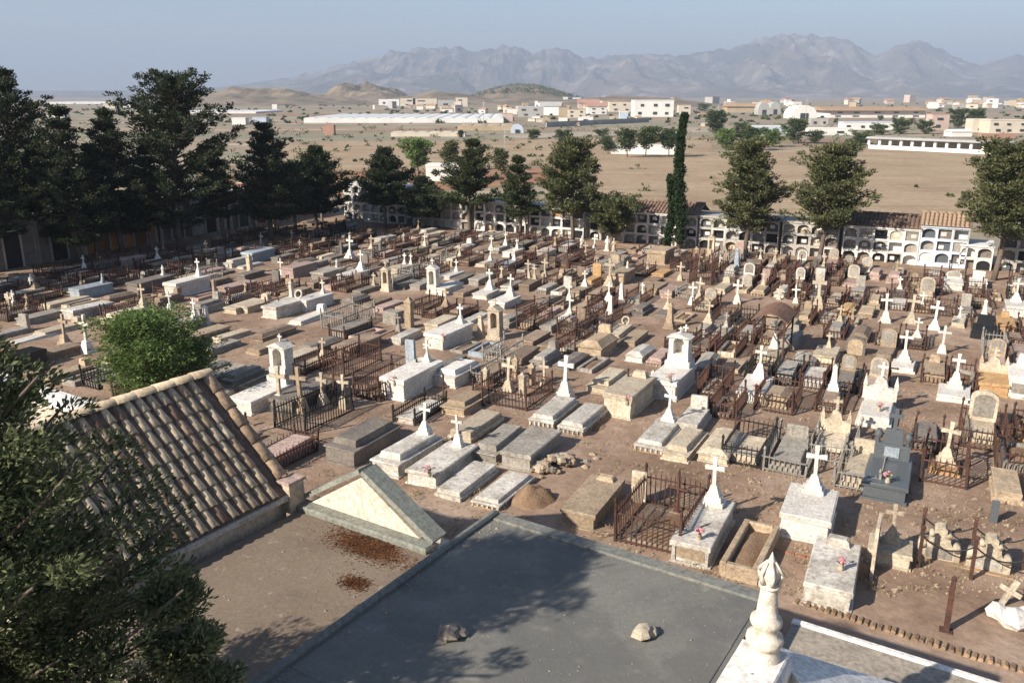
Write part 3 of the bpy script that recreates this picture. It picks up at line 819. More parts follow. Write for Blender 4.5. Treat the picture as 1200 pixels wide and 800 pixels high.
# tiled roof left of the terrace
tr = thing('tiled_roof_house', 'low house with a curved clay tile roof beside the terrace', 'house', Vector((0, 0, 0)), RZC)
eu, ez, run, rise = -10.43, 3.45, 1.98, 1.74
wE, wN = 9.30, 4.9                    # far gable end, near end (under the pine)
ru, rzt = eu - run, ez + rise
b = MB(); b.prism([(eu - 0.12, -0.1), (eu - 0.12, ez - 0.12), (ru, rzt - 0.14), (2 * ru - eu + 0.12, ez - 0.12), (2 * ru - eu + 0.12, -0.1)], wN + 0.1, wE - 0.06)
b.build('wall', M['creamwall'], tr)
sl = math.hypot(run, rise)
b = MB()
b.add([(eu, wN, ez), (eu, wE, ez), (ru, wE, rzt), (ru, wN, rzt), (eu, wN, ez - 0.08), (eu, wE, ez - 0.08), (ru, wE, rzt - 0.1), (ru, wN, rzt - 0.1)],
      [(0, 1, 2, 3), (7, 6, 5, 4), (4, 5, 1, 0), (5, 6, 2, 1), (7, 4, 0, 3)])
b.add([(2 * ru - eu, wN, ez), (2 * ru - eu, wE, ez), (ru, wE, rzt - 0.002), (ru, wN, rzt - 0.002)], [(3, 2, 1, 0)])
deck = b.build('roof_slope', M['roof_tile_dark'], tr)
def barrel(r0, r1, L, th=0.018, n=7):
    b = MB(); vs = []
    for y, r in ((0, r0), (L, r1)):
        for rad in (r, r - th):
            for k in range(n + 1):
                t = math.pi * k / n
                vs.append((rad * math.cos(t), y, rad * math.sin(t) * 0.85))
    N = n + 1
    fs = [(k, k + 1, 2 * N + k + 1, 2 * N + k) for k in range(n)]
    fs += [(k + 1, k, N + k, N + k + 1) for k in range(n)]
    fs += [(N + k + 1, N + k, 3 * N + k, 3 * N + k + 1) for k in range(n)]
    b.add(vs, fs, 0, True)
    return b
nrow = 8; spc = 0.205; ncol = int((wE - 0.16 - wN) / spc)
exps = sl / nrow
tmesh = [barrel(0.073, 0.06, exps * 1.12).mesh('tile', M[k]) for k in ('roof_tile', 'roof_tile_pale', 'roof_tile_pale', 'roof_tile_dark')]
slope = math.atan2(rise, run)
for j in range(nrow):
    for i in range(ncol):
        o = link('tile', rnd.choices(tmesh, [2, 5, 5, 0.5])[0], tr)
        s = j * exps
        # local y of the tile climbs the slope, local x runs along the ridge
        up = Vector((-math.cos(slope), 0, math.sin(slope))); nn = Vector((math.sin(slope), 0, math.cos(slope))); xx = up.cross(nn)
        mx = Matrix((xx, up, nn)).transposed().to_4x4()
        pos = Vector((eu, wN + (i + 0.55) * spc, ez)) + up * (s + rnd.uniform(-.015, .015)) + nn * 0.034 + Vector((0, rnd.uniform(-.006, .006), 0))
        tilt = Matrix.Rotation(R(-4.5), 4, 'X') @ Matrix.Rotation(R(rnd.uniform(-2, 2)), 4, 'Z')
        o.matrix_local = Matrix.Translation(pos) @ mx @ tilt
# pan tiles between them
b = MB()
for j in range(nrow):
    for i in range(ncol + 1):
        y = wN + (i + 0.05) * spc
        s0, s1 = j * exps, (j + 1.1) * exps
        vs = []
        for s, lift in ((s0, 0.028), (s1, 0.006)):
            for k in range(4):
                t = k / 3
                q = (t - 0.5) * 0.11
                vs.append((eu - math.cos(slope) * s + math.sin(slope) * lift, y + q, ez + math.sin(slope) * s + math.cos(slope) * (lift + 0.16 * abs(t - 0.5) * 0.4)))
        b.add(vs, [(k, k + 1, 5 + k, 4 + k) for k in range(3)])
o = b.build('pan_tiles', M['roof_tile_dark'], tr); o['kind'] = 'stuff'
cap = barrel(0.12, 0.10, 0.42, 0.02, 8)
capm = cap.mesh('ridge_cap', M['roof_tile_pale']); cap2 = cap.mesh('verge_cap', M['roof_tile'])
k = 0
y = wN
while y < wE - 0.3:
    o = link('ridge_cap', capm, tr, (ru, y, rzt + 0.03)); y += 0.37
up = Vector((-math.cos(slope), 0, math.sin(slope))); nn = Vector((math.sin(slope), 0, math.cos(slope))); xx = up.cross(nn)
for k in range(6):
    o = link('verge_cap', cap2, tr)
    o.matrix_local = Matrix.Translation(Vector((eu, wE - 0.02, ez)) + up * (0.28 + k * 0.39) + nn * 0.03) @ Matrix((xx, up, nn)).transposed().to_4x4() @ Matrix.Rotation(R(-2.5), 4, 'X')
b = MB(); b.box(eu + 0.02, (wN + wE) / 2, ez - 0.11, 0.09, wE - wN, 0.09, ch=0.01); b.build('eave_gutter', M['plaster_grey'], tr)
b = MB(); b.box(eu - 0.02, wE + 0.02, zt_ + 0.0, 0.26, 0.36, 0.52, tx=0.9); b.box(eu - 0.02, wE + 0.02, zt_ + 0.522, 0.3, 0.4, 0.05, ch=0.01, m=1)
b.build('corner_pier', [M['C'], M['P']], tr)
# cream parapet behind the ridge
cp = thing('parapet_wall', 'cream parapet wall with white coping left of the tiled roof', 'wall', Vector((0, 0, 0)), RZC)
b = MB(); b.box(ru - 1.9, wE - 2.15, -0.1, 3.6, 0.28, rzt + 0.1 - 0.06); b.build('wall_face', M['creamwall'], cp)
b = MB(); b.box(ru - 1.9, wE - 2.15, rzt - 0.058, 3.66, 0.4, 0.12, ch=0.03); b.build('coping', M['whitewash'], cp)

# right-hand annex slab, its curved white parapet and the pinnacle
an = thing('annex', 'chapel annex with bare pale concrete roof slab and white edge', 'annex', Vector((0, 0, 0)), RZC)
b = MB(); b.box(0.0, (10.0 - 2) / 2 - 0.03, -0.1, 4.1, 11.94, za - 0.12); b.build('wall', M['whitewash'], an)
b = MB(); b.box(0.0, 10.02, za - 0.216, 4.2, 0.1, 0.24, ch=0.02); b.build('roof_edge', M['whitewash'], an)
b = MB(); b.box(0.0, (9.96 - 2) / 2, za - 0.216, 4.16, 11.95, 0.216); b.build('roof_slab', M['concrete'], an)
q0, q1 = G(906, 770, 4.7), G(1012, 801, 4.25)
pw = thing('curved_parapet', 'white curved parapet with mouldings beside the pinnacle', 'parapet', Vector((q0.x, q0.y, 0)), math.atan2(q1.y - q0.y, q1.x - q0.x))
def cur(u): return za + 0.002 + 1.2 * max(0.0, 1 - (u / 2.7) ** 0.95)
N = 16
up_ = [(2.6 * k / N, cur(2.6 * k / N)) for k in range(N + 1)]
b = MB(); b.prism([(0, za + 0.002), (2.6, za + 0.002)] + up_[::-1], -0.6, 0.0); b.build('parapet_body', M['whitewash'], pw)
for q, (th_, lo, hi) in enumerate(((0.05, -0.66, 0.05), (0.045, -0.71, 0.1))):
    b = MB(); o_ = q * 0.051
    for k in range(N):
        b.prism([(up_[k][0], up_[k][1] + o_), (up_[k + 1][0], up_[k + 1][1] + o_), (up_[k + 1][0], up_[k + 1][1] + o_ + th_), (up_[k][0], up_[k][1] + o_ + th_)], lo, hi)
    b.build('moulding', M['whitewash'], pw)
q0 = G(894, 768, 5.0); ped_t = 5.0
M['pinn'] = stone('pale_turned_stone', (0.66, 0.59, 0.49), (0.40, 0.31, 0.22), 0.5, 0.85, 0.05)
pn = thing('pinnacle', 'cream turned stone pinnacle with bud finial on white pedestal', 'pinnacle', Vector((q0.x, q0.y, 0)), RZC)
b = MB(); b.box(-0.02, -0.3, zr - 1.0, 0.5, 1.0, ped_t - zr + 0.94, ch=0.02); b.box(-0.02, -0.3, ped_t - 0.056, 0.45, 0.94, 0.056, ch=0.015); b.build('pedestal', M['whitewash'], pn)
S = lambda pr: [(r_ * 0.7, 5.0 + (z_ - 5.0) * 0.76) for r_, z_ in pr]
b = MB(); b.lathe(0, 0, S([(0.225, 5.0), (0.225, 5.06), (0.19, 5.1), (0.185, 5.17), (0.235, 5.2), (0.245, 5.25), (0.235, 5.3), (0.175, 5.33), (0.165, 5.43), (0.2, 5.46), (0.21, 5.5), (0.2, 5.54), (0.145, 5.57), (0.115, 5.85), (0.108, 5.95)]), 18)
b.build('shaft', M['pinn'], pn)
b = MB(); b.lathe(0, 0, S([(0.1, 5.952), (0.145, 5.97), (0.145, 6.0), (0.09, 6.02), (0.125, 6.09), (0.13, 6.15), (0.1, 6.22), (0.055, 6.28), (0.05, 6.3), (0.03, 6.35), (0.005, 6.42)]), 12)
for k in range(6):
    t = k * math.pi / 3; c_, s_ = math.cos(t), math.sin(t)
    b.tube((0.08 * c_, 0.08 * s_, 5.78), (0.11 * c_, 0.11 * s_, 5.88), 0.026, 0.012, 5)
    b.tube((0.11 * c_, 0.11 * s_, 5.88), (0.035 * c_, 0.035 * s_, 5.99), 0.02, 0.008, 5)
b.build('finial', M['pinn'], pn)
ur = thing('stone_urn', 'weathered stone ornament on the corner beside the pinnacle', 'ornament', G(880, 800, 4.9), RZC)
b = MB(); b.box(0, -0.05, -1.4, 0.3, 0.3, 1.4, ch=0.02); b.build('block', M['whitewash'], ur)
b = MB(); b.rock((0, 0, 0.03), 0.085, 5, 0.8); b.rock((0.09, 0.05, 0.02), 0.06, 8, 0.8); b.build('ornament_top', M['G'], ur)
for k, (u_, w_) in enumerate([(-1.35, 8.75), (-0.85, 8.62), (-0.35, 8.72)]):
    b = MB(); b.path([(0, 0, -0.05), (0.01, 0, 0.14), (-0.1, 0.05, 0.3), (-0.16, 0.03, 0.31)], [0.013] * 4, 5)
    tag(b.build('rebar', M['rust'], None, PC(u_, w_, za + 0.002), RZC + k), ['bent rusty rod nearest the white curved parapet', 'middle bent rusty rod on the concrete slab', 'right bent rusty rod on the concrete slab'][k], 'rod', 'bent rods on the annex roof')
# tower platform the viewer stands on (below the frame)
tw = thing('bell_tower', 'bell tower platform directly below the viewer', 'tower', PC(0, -2.2, 0), RZC)
b = MB(); b.box(0, 0, za + 0.004, 3.4, 3.6, 8.2 - za); b.build('tower_body', M['whitewash'], tw)
b = MB(); b.box(0, 0, 8.21, 3.7, 3.9, 0.15, ch=0.03); b.build('tower_cornice', M['whitewash'], tw)
for (x, y, r_, sd, mm, lab) in ((527, 748, 0.14, 3, 'D', 'dark shaded lump of rubble on the grey flat roof'), (752, 747, 0.125, 9, 'C', 'sunlit pale lump of rubble on the grey flat roof')):
    b = MB(); b.rock((0, 0, r_ * 0.5), r_, sd, 0.75); b.rock((r_ * 0.95, r_ * 0.35, r_ * 0.35), r_ * 0.62, sd + 1, 0.8)
    tag(b.build('rubble_lump', M[mm], None, G(x, y, zr + 0.0)), lab, 'stone')

# ------------------------------------------------------------------ graves
def cross_poly(h, wd, t, arm=0.66, flare=0.0):
    a = t / 2; z0, z1 = h * arm - a, h * arm + a; f = flare
    return [(-a, 0), (a, 0), (a, z0), (wd / 2, z0 - f), (wd / 2, z1 + f), (a, z1), (a + f, h), (-a - f, h), (-a, z1), (-wd / 2, z1 + f), (-wd / 2, z0 - f), (-a, z0)]
def put_cross(t, x, y, z, h, m, fancy=False, thick=0.12, name='cross', tilt=0):
    """a latin cross standing on a tapered or stepped pedestal"""
    ph = h * rnd.uniform(0.36, 0.46); bw = h * 0.29
    b = MB(0.007)
    if fancy:
        b.box(0, 0, 0, bw * 1.45, bw * 1.1, ph * 0.22, ch=0.015); b.box(0, 0, ph * 0.222, bw * 1.15, bw * 0.9, ph * 0.28, tx=0.9, ch=0.015); b.box(0, 0, ph * 0.502, bw * 0.85, bw * 0.7, ph * 0.5, tx=0.5, ch=0.015)
    else:
        b.box(0, 0, 0, bw * 1.2, bw * 0.95, ph * 0.2, ch=0.015); b.box(0, 0, ph * 0.202, bw, bw * 0.8, ph * 0.8, tx=0.5, ch=0.015)
    b.build('pedestal', M[m], t, (x, y, z))
    ch_ = h - ph
    th = max(0.068, thick * h / 1.75)
    b = MB(0.007); b.prism(cross_poly(ch_, ch_ * 0.62, th, 0.64, th * 0.18 if fancy else 0), -th * 0.4, th * 0.4)
    o = b.build(name, M[m], t, (x, y, z + ph - 0.012))
    o.rotation_euler = (R(rnd.uniform(-2, 2)), R(tilt + rnd.uniform(-2.5, 2.5)), R(rnd.uniform(-6, 6)))
def put_statue(t, x, y, z, h, m):
    b = MB(0.007); b.box(0, 0, 0, h * 0.34, h * 0.34, h * 0.2, tx=0.9, ch=0.01); b.build('pedestal', M[m], t, (x, y, z))
    b = MB(0.007); b.lathe(0, 0, [(h * 0.13, h * 0.2), (h * 0.15, h * 0.3), (h * 0.1, h * 0.55), (h * 0.125, h * 0.72), (h * 0.11, h * 0.79), (h * 0.04, h * 0.83), (h * 0.065, h * 0.9), (h * 0.055, h * 0.96), (h * 0.01, h)], 9)
    for s in (-1, 1):
        b.tube((s * h * 0.1, 0, h * 0.76), (s * h * 0.14, -h * 0.06, h * 0.58), h * 0.035, h * 0.03, 6); b.tube((s * h * 0.14, -h * 0.06, h * 0.58), (s * h * 0.02, -h * 0.13, h * 0.66), h * 0.03, h * 0.025, 6)
    b.build('figure', M[m], t, (x, y, z))
def put_arch(t, x, y, z, h, wd, m, cap=True):
    poly = [(-wd / 2, 0), (wd / 2, 0)] + [(wd / 2 * math.cos(math.pi * k / 8), h - wd * 0.32 + wd * 0.32 * math.sin(math.pi * k / 8)) for k in range(9)]
    b = MB(0.007); b.prism(poly, -0.09, 0.09); b.build('headstone', M[m], t, (x, y, z))
    q = [(px_ * 0.74, 0.12 + (pz - 0.0) * 0.76) for px_, pz in poly]
    b = MB(0.007); b.prism(q, -0.105, -0.085); b.build('inscription_panel', M['G' if m in 'CTWO' else 'T'], t, (x, y, z))
def put_niche(t, x, y, z, h, wd, m, dark='D'):
    """little shrine: two piers, an arched opening, gabled top and cross"""
    b = MB(0.007); b.box(0, 0, 0, wd * 1.2, wd * 0.95, h * 0.18, ch=0.015); b.box(0, 0, h * 0.182, wd, wd * 0.75, h * 0.2, ch=0.01); b.build('pedestal', M[m], t, (x, y, z))
    b = MB(0.007)
    for s in (-1, 1): b.box(s * wd * 0.37, 0, h * 0.384, wd * 0.22, wd * 0.6, h * 0.36)
    b.box(0, wd * 0.25, h * 0.384, wd * 0.6, wd * 0.08, h * 0.36)
    n = 8; r = wd * 0.26
    poly = [(-wd * 0.48, h * 0.745), (-r, h * 0.745)] + [(r * math.cos(math.pi - math.pi * k / n), h * 0.745 + r * math.sin(math.pi * k / n) * 0.8) for k in range(1, n)] + [(r, h * 0.745), (wd * 0.48, h * 0.745), (wd * 0.48, h * 0.88), (-wd * 0.48, h * 0.88)]
    b.prism(poly, -wd * 0.3, wd * 0.3); b.build('shrine', M[m], t, (x, y, z))
    b = MB(0.007); b.prism([(-wd * 0.6, h * 0.882), (wd * 0.6, h * 0.882), (0, h * 1.02)], -wd * 0.38, wd * 0.38); b.build('gable', M[m], t, (x, y, z))
    b = MB(0.007); b.prism(cross_poly(h * 0.2, h * 0.13, h * 0.035), -0.02, 0.02); b.build('cross', M[m], t, (x, y, z + h * 1.0))
def put_obelisk(t, x, y, z, h, wd, m, ball=True):
    b = MB(0.007); b.box(0, 0, 0, wd * 1.3, wd * 1.3, h * 0.16, ch=0.015); b.box(0, 0, h * 0.162, wd, wd, h * 0.12, ch=0.01); b.build('pedestal', M[m], t, (x, y, z))
    b = MB(0.007); b.box(0, 0, h * 0.284, wd * 0.8, wd * 0.8, h * 0.6, tx=0.55); b.box(0, 0, h * 0.8842, wd * 0.6, wd * 0.6, h * 0.05, ch=0.01); b.box(0, 0, h * 0.9345, wd * 0.42, wd * 0.42, h * 0.07, tx=0.1); b.build('shaft', M[m], t, (x, y, z))
def put_pillar(t, x, y, z, h, wd, m):
    b = MB(0.007); b.box(0, 0, 0, wd * 1.35, wd * 1.35, h * 0.1, ch=0.01); b.box(0, 0, h * 0.102, wd, wd, h * 0.75); b.box(0, 0, h * 0.8525, wd * 1.25, wd * 1.25, h * 0.06, ch=0.01); b.box(0, 0, h * 0.913, wd * 0.8, wd * 0.8, h * 0.09, tx=0.3)
    b.build('pillar', M[m], t, (x, y, z))
def put_wreath(t, x, y, z, r, m):
    b = MB(0.007); n = 12
    pts = [(r * math.cos(6.283 * k / n), 0, r + r * math.sin(6.283 * k / n)) for k in range(n + 1)]
    b.path(pts, [r * 0.24] * (n + 1), 6); o = b.build('wreath', M[m], t, (x, y, z)); o.rotation_euler = (R(-20), 0, 0)
def put_gable(t, x, y, z, h, wd, m):
    b = MB(0.007)
    b.prism([(-wd / 2, 0), (wd / 2, 0), (wd / 2, h * 0.3), (wd * 0.22, h * 0.36), (wd * 0.15, h * 0.56), (0, h * 0.66), (-wd * 0.15, h * 0.56), (-wd * 0.22, h * 0.36), (-wd / 2, h * 0.3)], -0.1, 0.1)
    b.build('headstone', M[m], t, (x, y, z))
    b = MB(0.007); b.prism(cross_poly(h * 0.4, h * 0.26, 0.075), -0.035, 0.035); b.build('cross', M[m], t, (x, y, z + h * 0.64))
    for s in (-1, 1):
        b = MB(0.007); b.box(s * (wd / 2 - 0.05), 0, h * 0.302, 0.12, 0.12, h * 0.1); b.box(s * (wd / 2 - 0.05), 0, h * 0.4025, 0.13, 0.13, h * 0.28, tx=0.1); b.build('pinnacle', M[m], t, (x, y, z))
def put_scroll(t, x, y, z, h, wd, m):
    a = wd / 2
    half = [(a, 0), (a, h * 0.42), (a * 0.86, h * 0.5), (a * 0.62, h * 0.53), (a * 0.5, h * 0.62), (a * 0.48, h * 0.74), (a * 0.3, h * 0.8), (a * 0.3, h * 0.94), (a * 0.18, h)]
    b = MB(); b.prism([(-q, r_) for q, r_ in half][::-1][::-1][:0] + [(-half[0][0], 0)] + half + [(-q, r_) for q, r_ in half[::-1][:-1]], -0.13, 0.13); b.build('headstone', M[m], t, (x, y, z))
    for s in (-1, 1):
        b = MB(); b.tube((s * a * 0.8, -0.16, h * 0.5), (s * a * 0.8, 0.16, h * 0.5), 0.085, None, 12); b.tube((s * a * 0.4, -0.15, h * 0.79), (s * a * 0.4, 0.15, h * 0.79), 0.055, None, 10); b.build('volute', M[m], t, (x, y, z))
    b = MB(0.006); b.box(0, -0.02, -0.02, wd * 1.2, 0.5, 0.17, ch=0.015); b.build('brick_footing', M['edgebrick'], t, (x, y, z))
    b = MB(); b.box(0, -0.14, h * 0.2, wd * 0.62, 0.02, h * 0.24); b.build('inscription_panel', M['G'], t, (x, y, z))
def put_head(t, head, hh, x, y, z, W, m):
    if head == '-': return
    if head in 'cC': put_cross(t, x, y, z, hh, m, head == 'C')
    elif head == '2c':
        for s in (-1, 1): put_cross(t, x + s * W * 0.24, y, z, hh * rnd.uniform(0.85, 1), m)
    elif head == 's':
        b = MB(0.007); b.box(0, 0, 0, W * 0.7, 0.14, hh, ch=0.02); b.build('headstone', M[m], t, (x, y, z))
    elif head == 'a': put_arch(t, x, y, z, hh, W * 0.85, m)
    elif head == 'n': put_niche(t, x, y, z, hh, W * 0.72, m)
    elif head == 'o': put_obelisk(t, x, y, z, hh, min(0.5, hh * 0.3), m)
    elif head == 'p': put_pillar(t, x, y, z, hh, min(0.36, hh * 0.2), m)
    elif head == 'st': put_statue(t, x, y, z, hh, m)
    elif head == 'w': put_wreath(t, x, y, z, hh * 0.4, m)
    elif head == 'k':
        b = MB(0.007); b.box(0, 0, 0, W * 0.55, 0.3, hh, tx=0.8, ch=0.03); b.build('headblock', M[m], t, (x, y, z))
    elif head == 'g': put_gable(t, x, y, z, hh, W, m)
    elif head == 'S': put_scroll(t, x, y, z, hh, W, m)
    elif head == 'K':      # black granite stele with side urns and a tall cross
        b = MB(0.007); b.box(0, 0, 0, W * 0.86, 0.26, hh * 0.3, ch=0.015); b.box(0, 0, hh * 0.302, W * 0.5, 0.2, hh * 0.3, tx=0.85, ch=0.015); b.build('headstone', M[m], t, (x, y, z))
        b = MB(0.007); b.prism(cross_poly(hh * 0.42, hh * 0.26, 0.1), -0.05, 0.05); b.build('cross', M[m], t, (x, y, z + hh * 0.6))
        for s in (-1, 1):
            b = MB(0.007); b.lathe(s * W * 0.36, 0, [(0.05, hh * 0.302), (0.04, hh * 0.36), (0.1, hh * 0.42), (0.11, hh * 0.5), (0.06, hh * 0.54), (0.075, hh * 0.57)], 8); b.build('urn', M[m], t, (x, y, z))
        b = MB(0.007); b.box(0, -0.145, hh * 0.06, W * 0.36, 0.03, hh * 0.2); b.build('plaque', M['U'], t, (x, y, z))
def grave_body(t, L, W, H, m, st):
    """front end at y=0, head end at y=L"""
    y = L / 2; z0 = -0.08
    lid = m
    if st == 'e':            # kerb round bare earth
        b = MB(0.011); k = 0.13
        b.box(-W / 2 + k / 2, y, z0, k, L, H - z0, ch=0.015); b.box(W / 2 - k / 2, y, z0, k, L, H - z0, ch=0.015)
        b.box(0, k / 2, z0, W - 2 * k - 0.004, k, H - z0 - 0.006, ch=0.015); b.box(0, L - k / 2, z0, W - 2 * k - 0.004, k, H - z0 - 0.006, ch=0.015); b.build('kerb', M[m], t)
        b = MB(0.011); n = 6; vs = []; fs = []
        for i in range(n + 1):
            for j in range(n + 1):
                a_, c_ = i / n - 0.5, j / n - 0.5
                vs.append((a_ * (W - 2 * k + 0.02), y + c_ * (L - 2 * k + 0.02), H * 0.55 + 0.1 * (1 - 4 * a_ * a_) * (1 - 4 * c_ * c_) + rnd.uniform(-0.02, 0.02)))
        for i in range(n):
            for j in range(n):
                q = i * (n + 1) + j; fs.append((q, q + n + 1, q + n + 2, q + 1))
        b.add(vs, fs, 0, True); b.build('earth_fill', M['mound'], t)
        return H * 0.5
    if st == 'l':            # low ledger stone
        b = MB(0.011); b.box(0, y, z0, W, L, H * 0.55 - z0, ch=0.015); b.build('plinth', M[m], t)
        b = MB(0.011); b.box(0, y, H * 0.55 + 0.002, W * 0.86, L * 0.93, H * 0.45 - 0.002, ch=0.02); b.build('slab', M[lid], t)
        return H
    if st == 'b':            # arcaded brick plinth under a marble ledger
        b = MB(0.011); b.box(0, y, z0, W * 1.04, L * 1.02, 0.1 - z0, ch=0.01); b.build('brick_footing', M['edgebrick'], t)
        b = MB(0.011); b.box(0, y, 0.102, W * 0.9, L * 0.96, H * 0.55 - 0.102); b.build('chest', M['D'], t)
        n = max(5, int(W / 0.13)); b = MB(0.011); hh = H * 0.55 - 0.102
        for i in range(n):
            x = -W / 2 + 0.045 + (W - 0.09) * i / (n - 1); b.box(x, 0.035, 0.102, 0.055, 0.055, hh)
        n2 = max(8, int(L / 0.14))
        for i in range(n2):
            yy = 0.12 + (L - 0.2) * i / (n2 - 1)
            for s in (-1, 1): b.box(s * (W / 2 - 0.035), yy, 0.102, 0.05, 0.055, hh)
        b.build('balusters', M[m], t)['kind'] = 'stuff'
        b = MB(0.011); b.box(0, y, H * 0.55 + 0.002, W * 1.02, L * 1.01, H * 0.18, ch=0.02); b.build('ledger_edge', M[m], t)
        b = MB(0.011); b.box(0, y + 0.02, H * 0.73 + 0.004, W * 0.84, L * 0.9, H * 0.27, tx=0.93, ty=0.97, ch=0.02); b.build('slab', M[lid], t)
        return H
    if st == 'h':            # chest with hipped lid
        b = MB(0.011); b.box(0, y, z0, W * 1.06, L * 1.03, 0.12 - z0, ch=0.015); b.build('plinth', M[m], t)
        b = MB(0.011); b.box(0, y, 0.122, W * 0.94, L * 0.97, H * 0.62 - 0.122); b.build('chest', M[m], t)
        b = MB(0.011); b.box(0, y, H * 0.62 + 0.002, W * 1.05, L * 1.02, H * 0.1, ch=0.012); b.box(0, y, H * 0.72 + 0.003, W * 0.98, L * 0.98, H * 0.28, tx=0.45, ty=0.8); b.build('hipped_lid', M[m], t)
        return H
    b = MB(0.011); b.box(0, y, z0, W * 1.08, L * 1.04, 0.12 - z0, ch=0.015); b.build('plinth', M[m], t)
    b = MB(0.011); b.box(0, y, 0.122, W * 0.95, L * 0.98, H * 0.8 - 0.122); b.build('chest', M[m], t)
    if st == 'f':            # framed panel in the front end
        b = MB(0.011); b.box(0, 0.008 * L, 0.122 + H * 0.14, W * 0.74, 0.03, H * 0.42); b.build('front_panel', M['G' if m == 'W' else 'T'], t)
        b = MB(0.011); b.box(-W * 0.43, 0.002, 0.124, 0.08, 0.04, H * 0.8 - 0.13); b.box(W * 0.43, 0.002, 0.124, 0.08, 0.04, H * 0.8 - 0.13); b.build('corner_pilaster', M[m], t)
    if st == 'd':            # a second smaller step on top
        b = MB(0.011); b.box(0, y, H * 0.8 + 0.002, W * 1.05, L * 1.02, H * 0.08, ch=0.012); b.build('ledger_edge', M[m], t)
        b = MB(0.011); b.box(0, y + 0.04, H * 0.88 + 0.004, W * 0.76, L * 0.82, H * 0.12 + 0.1, tx=0.92, ty=0.96, ch=0.02); b.build('slab', M[lid], t)
        return H + 0.1
    b = MB(0.011); b.box(0, y, H * 0.8 + 0.002, W * 1.06, L * 1.02, H * 0.2, ch=0.022); b.build('slab', M[lid], t)
    return H
FOOT = []
def grave(px_, py_, L, W, H, m, st, head, hh, label, name=None, hm=None, rot=0, p=None, cat='grave', group='graves of the cemetery', hy=None):
    p = G(px_, py_) if p is None else p
    if name is None:
        name = {'c': 'cross_tomb', 'C': 'cross_tomb', '2c': 'cross_tomb', 'n': 'shrine_tomb', 'a': 'headstone_grave', 's': 'headstone_grave', 'o': 'obelisk_tomb', 'p': 'pillar_tomb', 'st': 'statue_tomb', 'g': 'gabled_tomb', 'S': 'headstone_grave', 'K': 'granite_tomb'}.get(head, 'earth_grave' if st == 'e' else 'chest_tomb')
        if H == 0: name = {'cross_tomb': 'cross_monument', 'shrine_tomb': 'shrine_monument', 'headstone_grave': 'headstone', 'obelisk_tomb': 'obelisk', 'pillar_tomb': 'stone_pillar', 'statue_tomb': 'statue', 'gabled_tomb': 'gabled_headstone'}.get(name, name)
    t = thing(name, label, cat, Vector((p.x, p.y, 0)), -TH + R(rot), group)
    t.rotation_euler = (R(rnd.gauss(0, 0.7)), R(rnd.gauss(0, 0.9)), -TH + R(rot))
    if H > 0:
        z = grave_body(t, L, W, H, m, st)
        hh *= 0.76 if head in ('c', 'C', '2c', 'n', 'st', 'g', 'K') else 0.9
        if head != '-': put_head(t, head, hh, 0, (L - (0.3 if head in ('c', 'C', '2c', 'n', 'o', 'p', 'st') else 0.14)) if hy is None else hy, z, W, hm or m)
    else:
        put_head(t, head, hh, 0, L / 2, -0.05, W, m)
    u, w_ = UW(p); FOOT.append((u - W / 2, u + W / 2, w_, w_ + L))
    return t
LM = []          # landmarks used by the labels of plainer graves
def hand(txt):
    for ln in txt.strip().splitlines():
        if not ln.strip(): continue
        pos, dim, m, st, hd, label, short = [q.strip() for q in ln.split('|')]
        x, y = map(float, pos.split(',')); L, W, H = map(float, dim.split(','))
        head, hh = hd.split(','); hh = float(hh)
        if H > 0: L *= 0.92; W *= 0.9; H *= 0.86; hh *= 0.92
        else: hh *= 0.95
        hm = None
        if '/' in m: m, hm = m.split('/')
        t = grave(x, y, L, W, H, m, st, head, hh, label, hm=hm, rot=rnd.uniform(-1.5, 1.5), cat='tomb' if H >= 0.5 else ('monument' if H == 0 else 'grave'))
        if short: LM.append((short, UW(t.location.copy() + A2 * L / 2)))
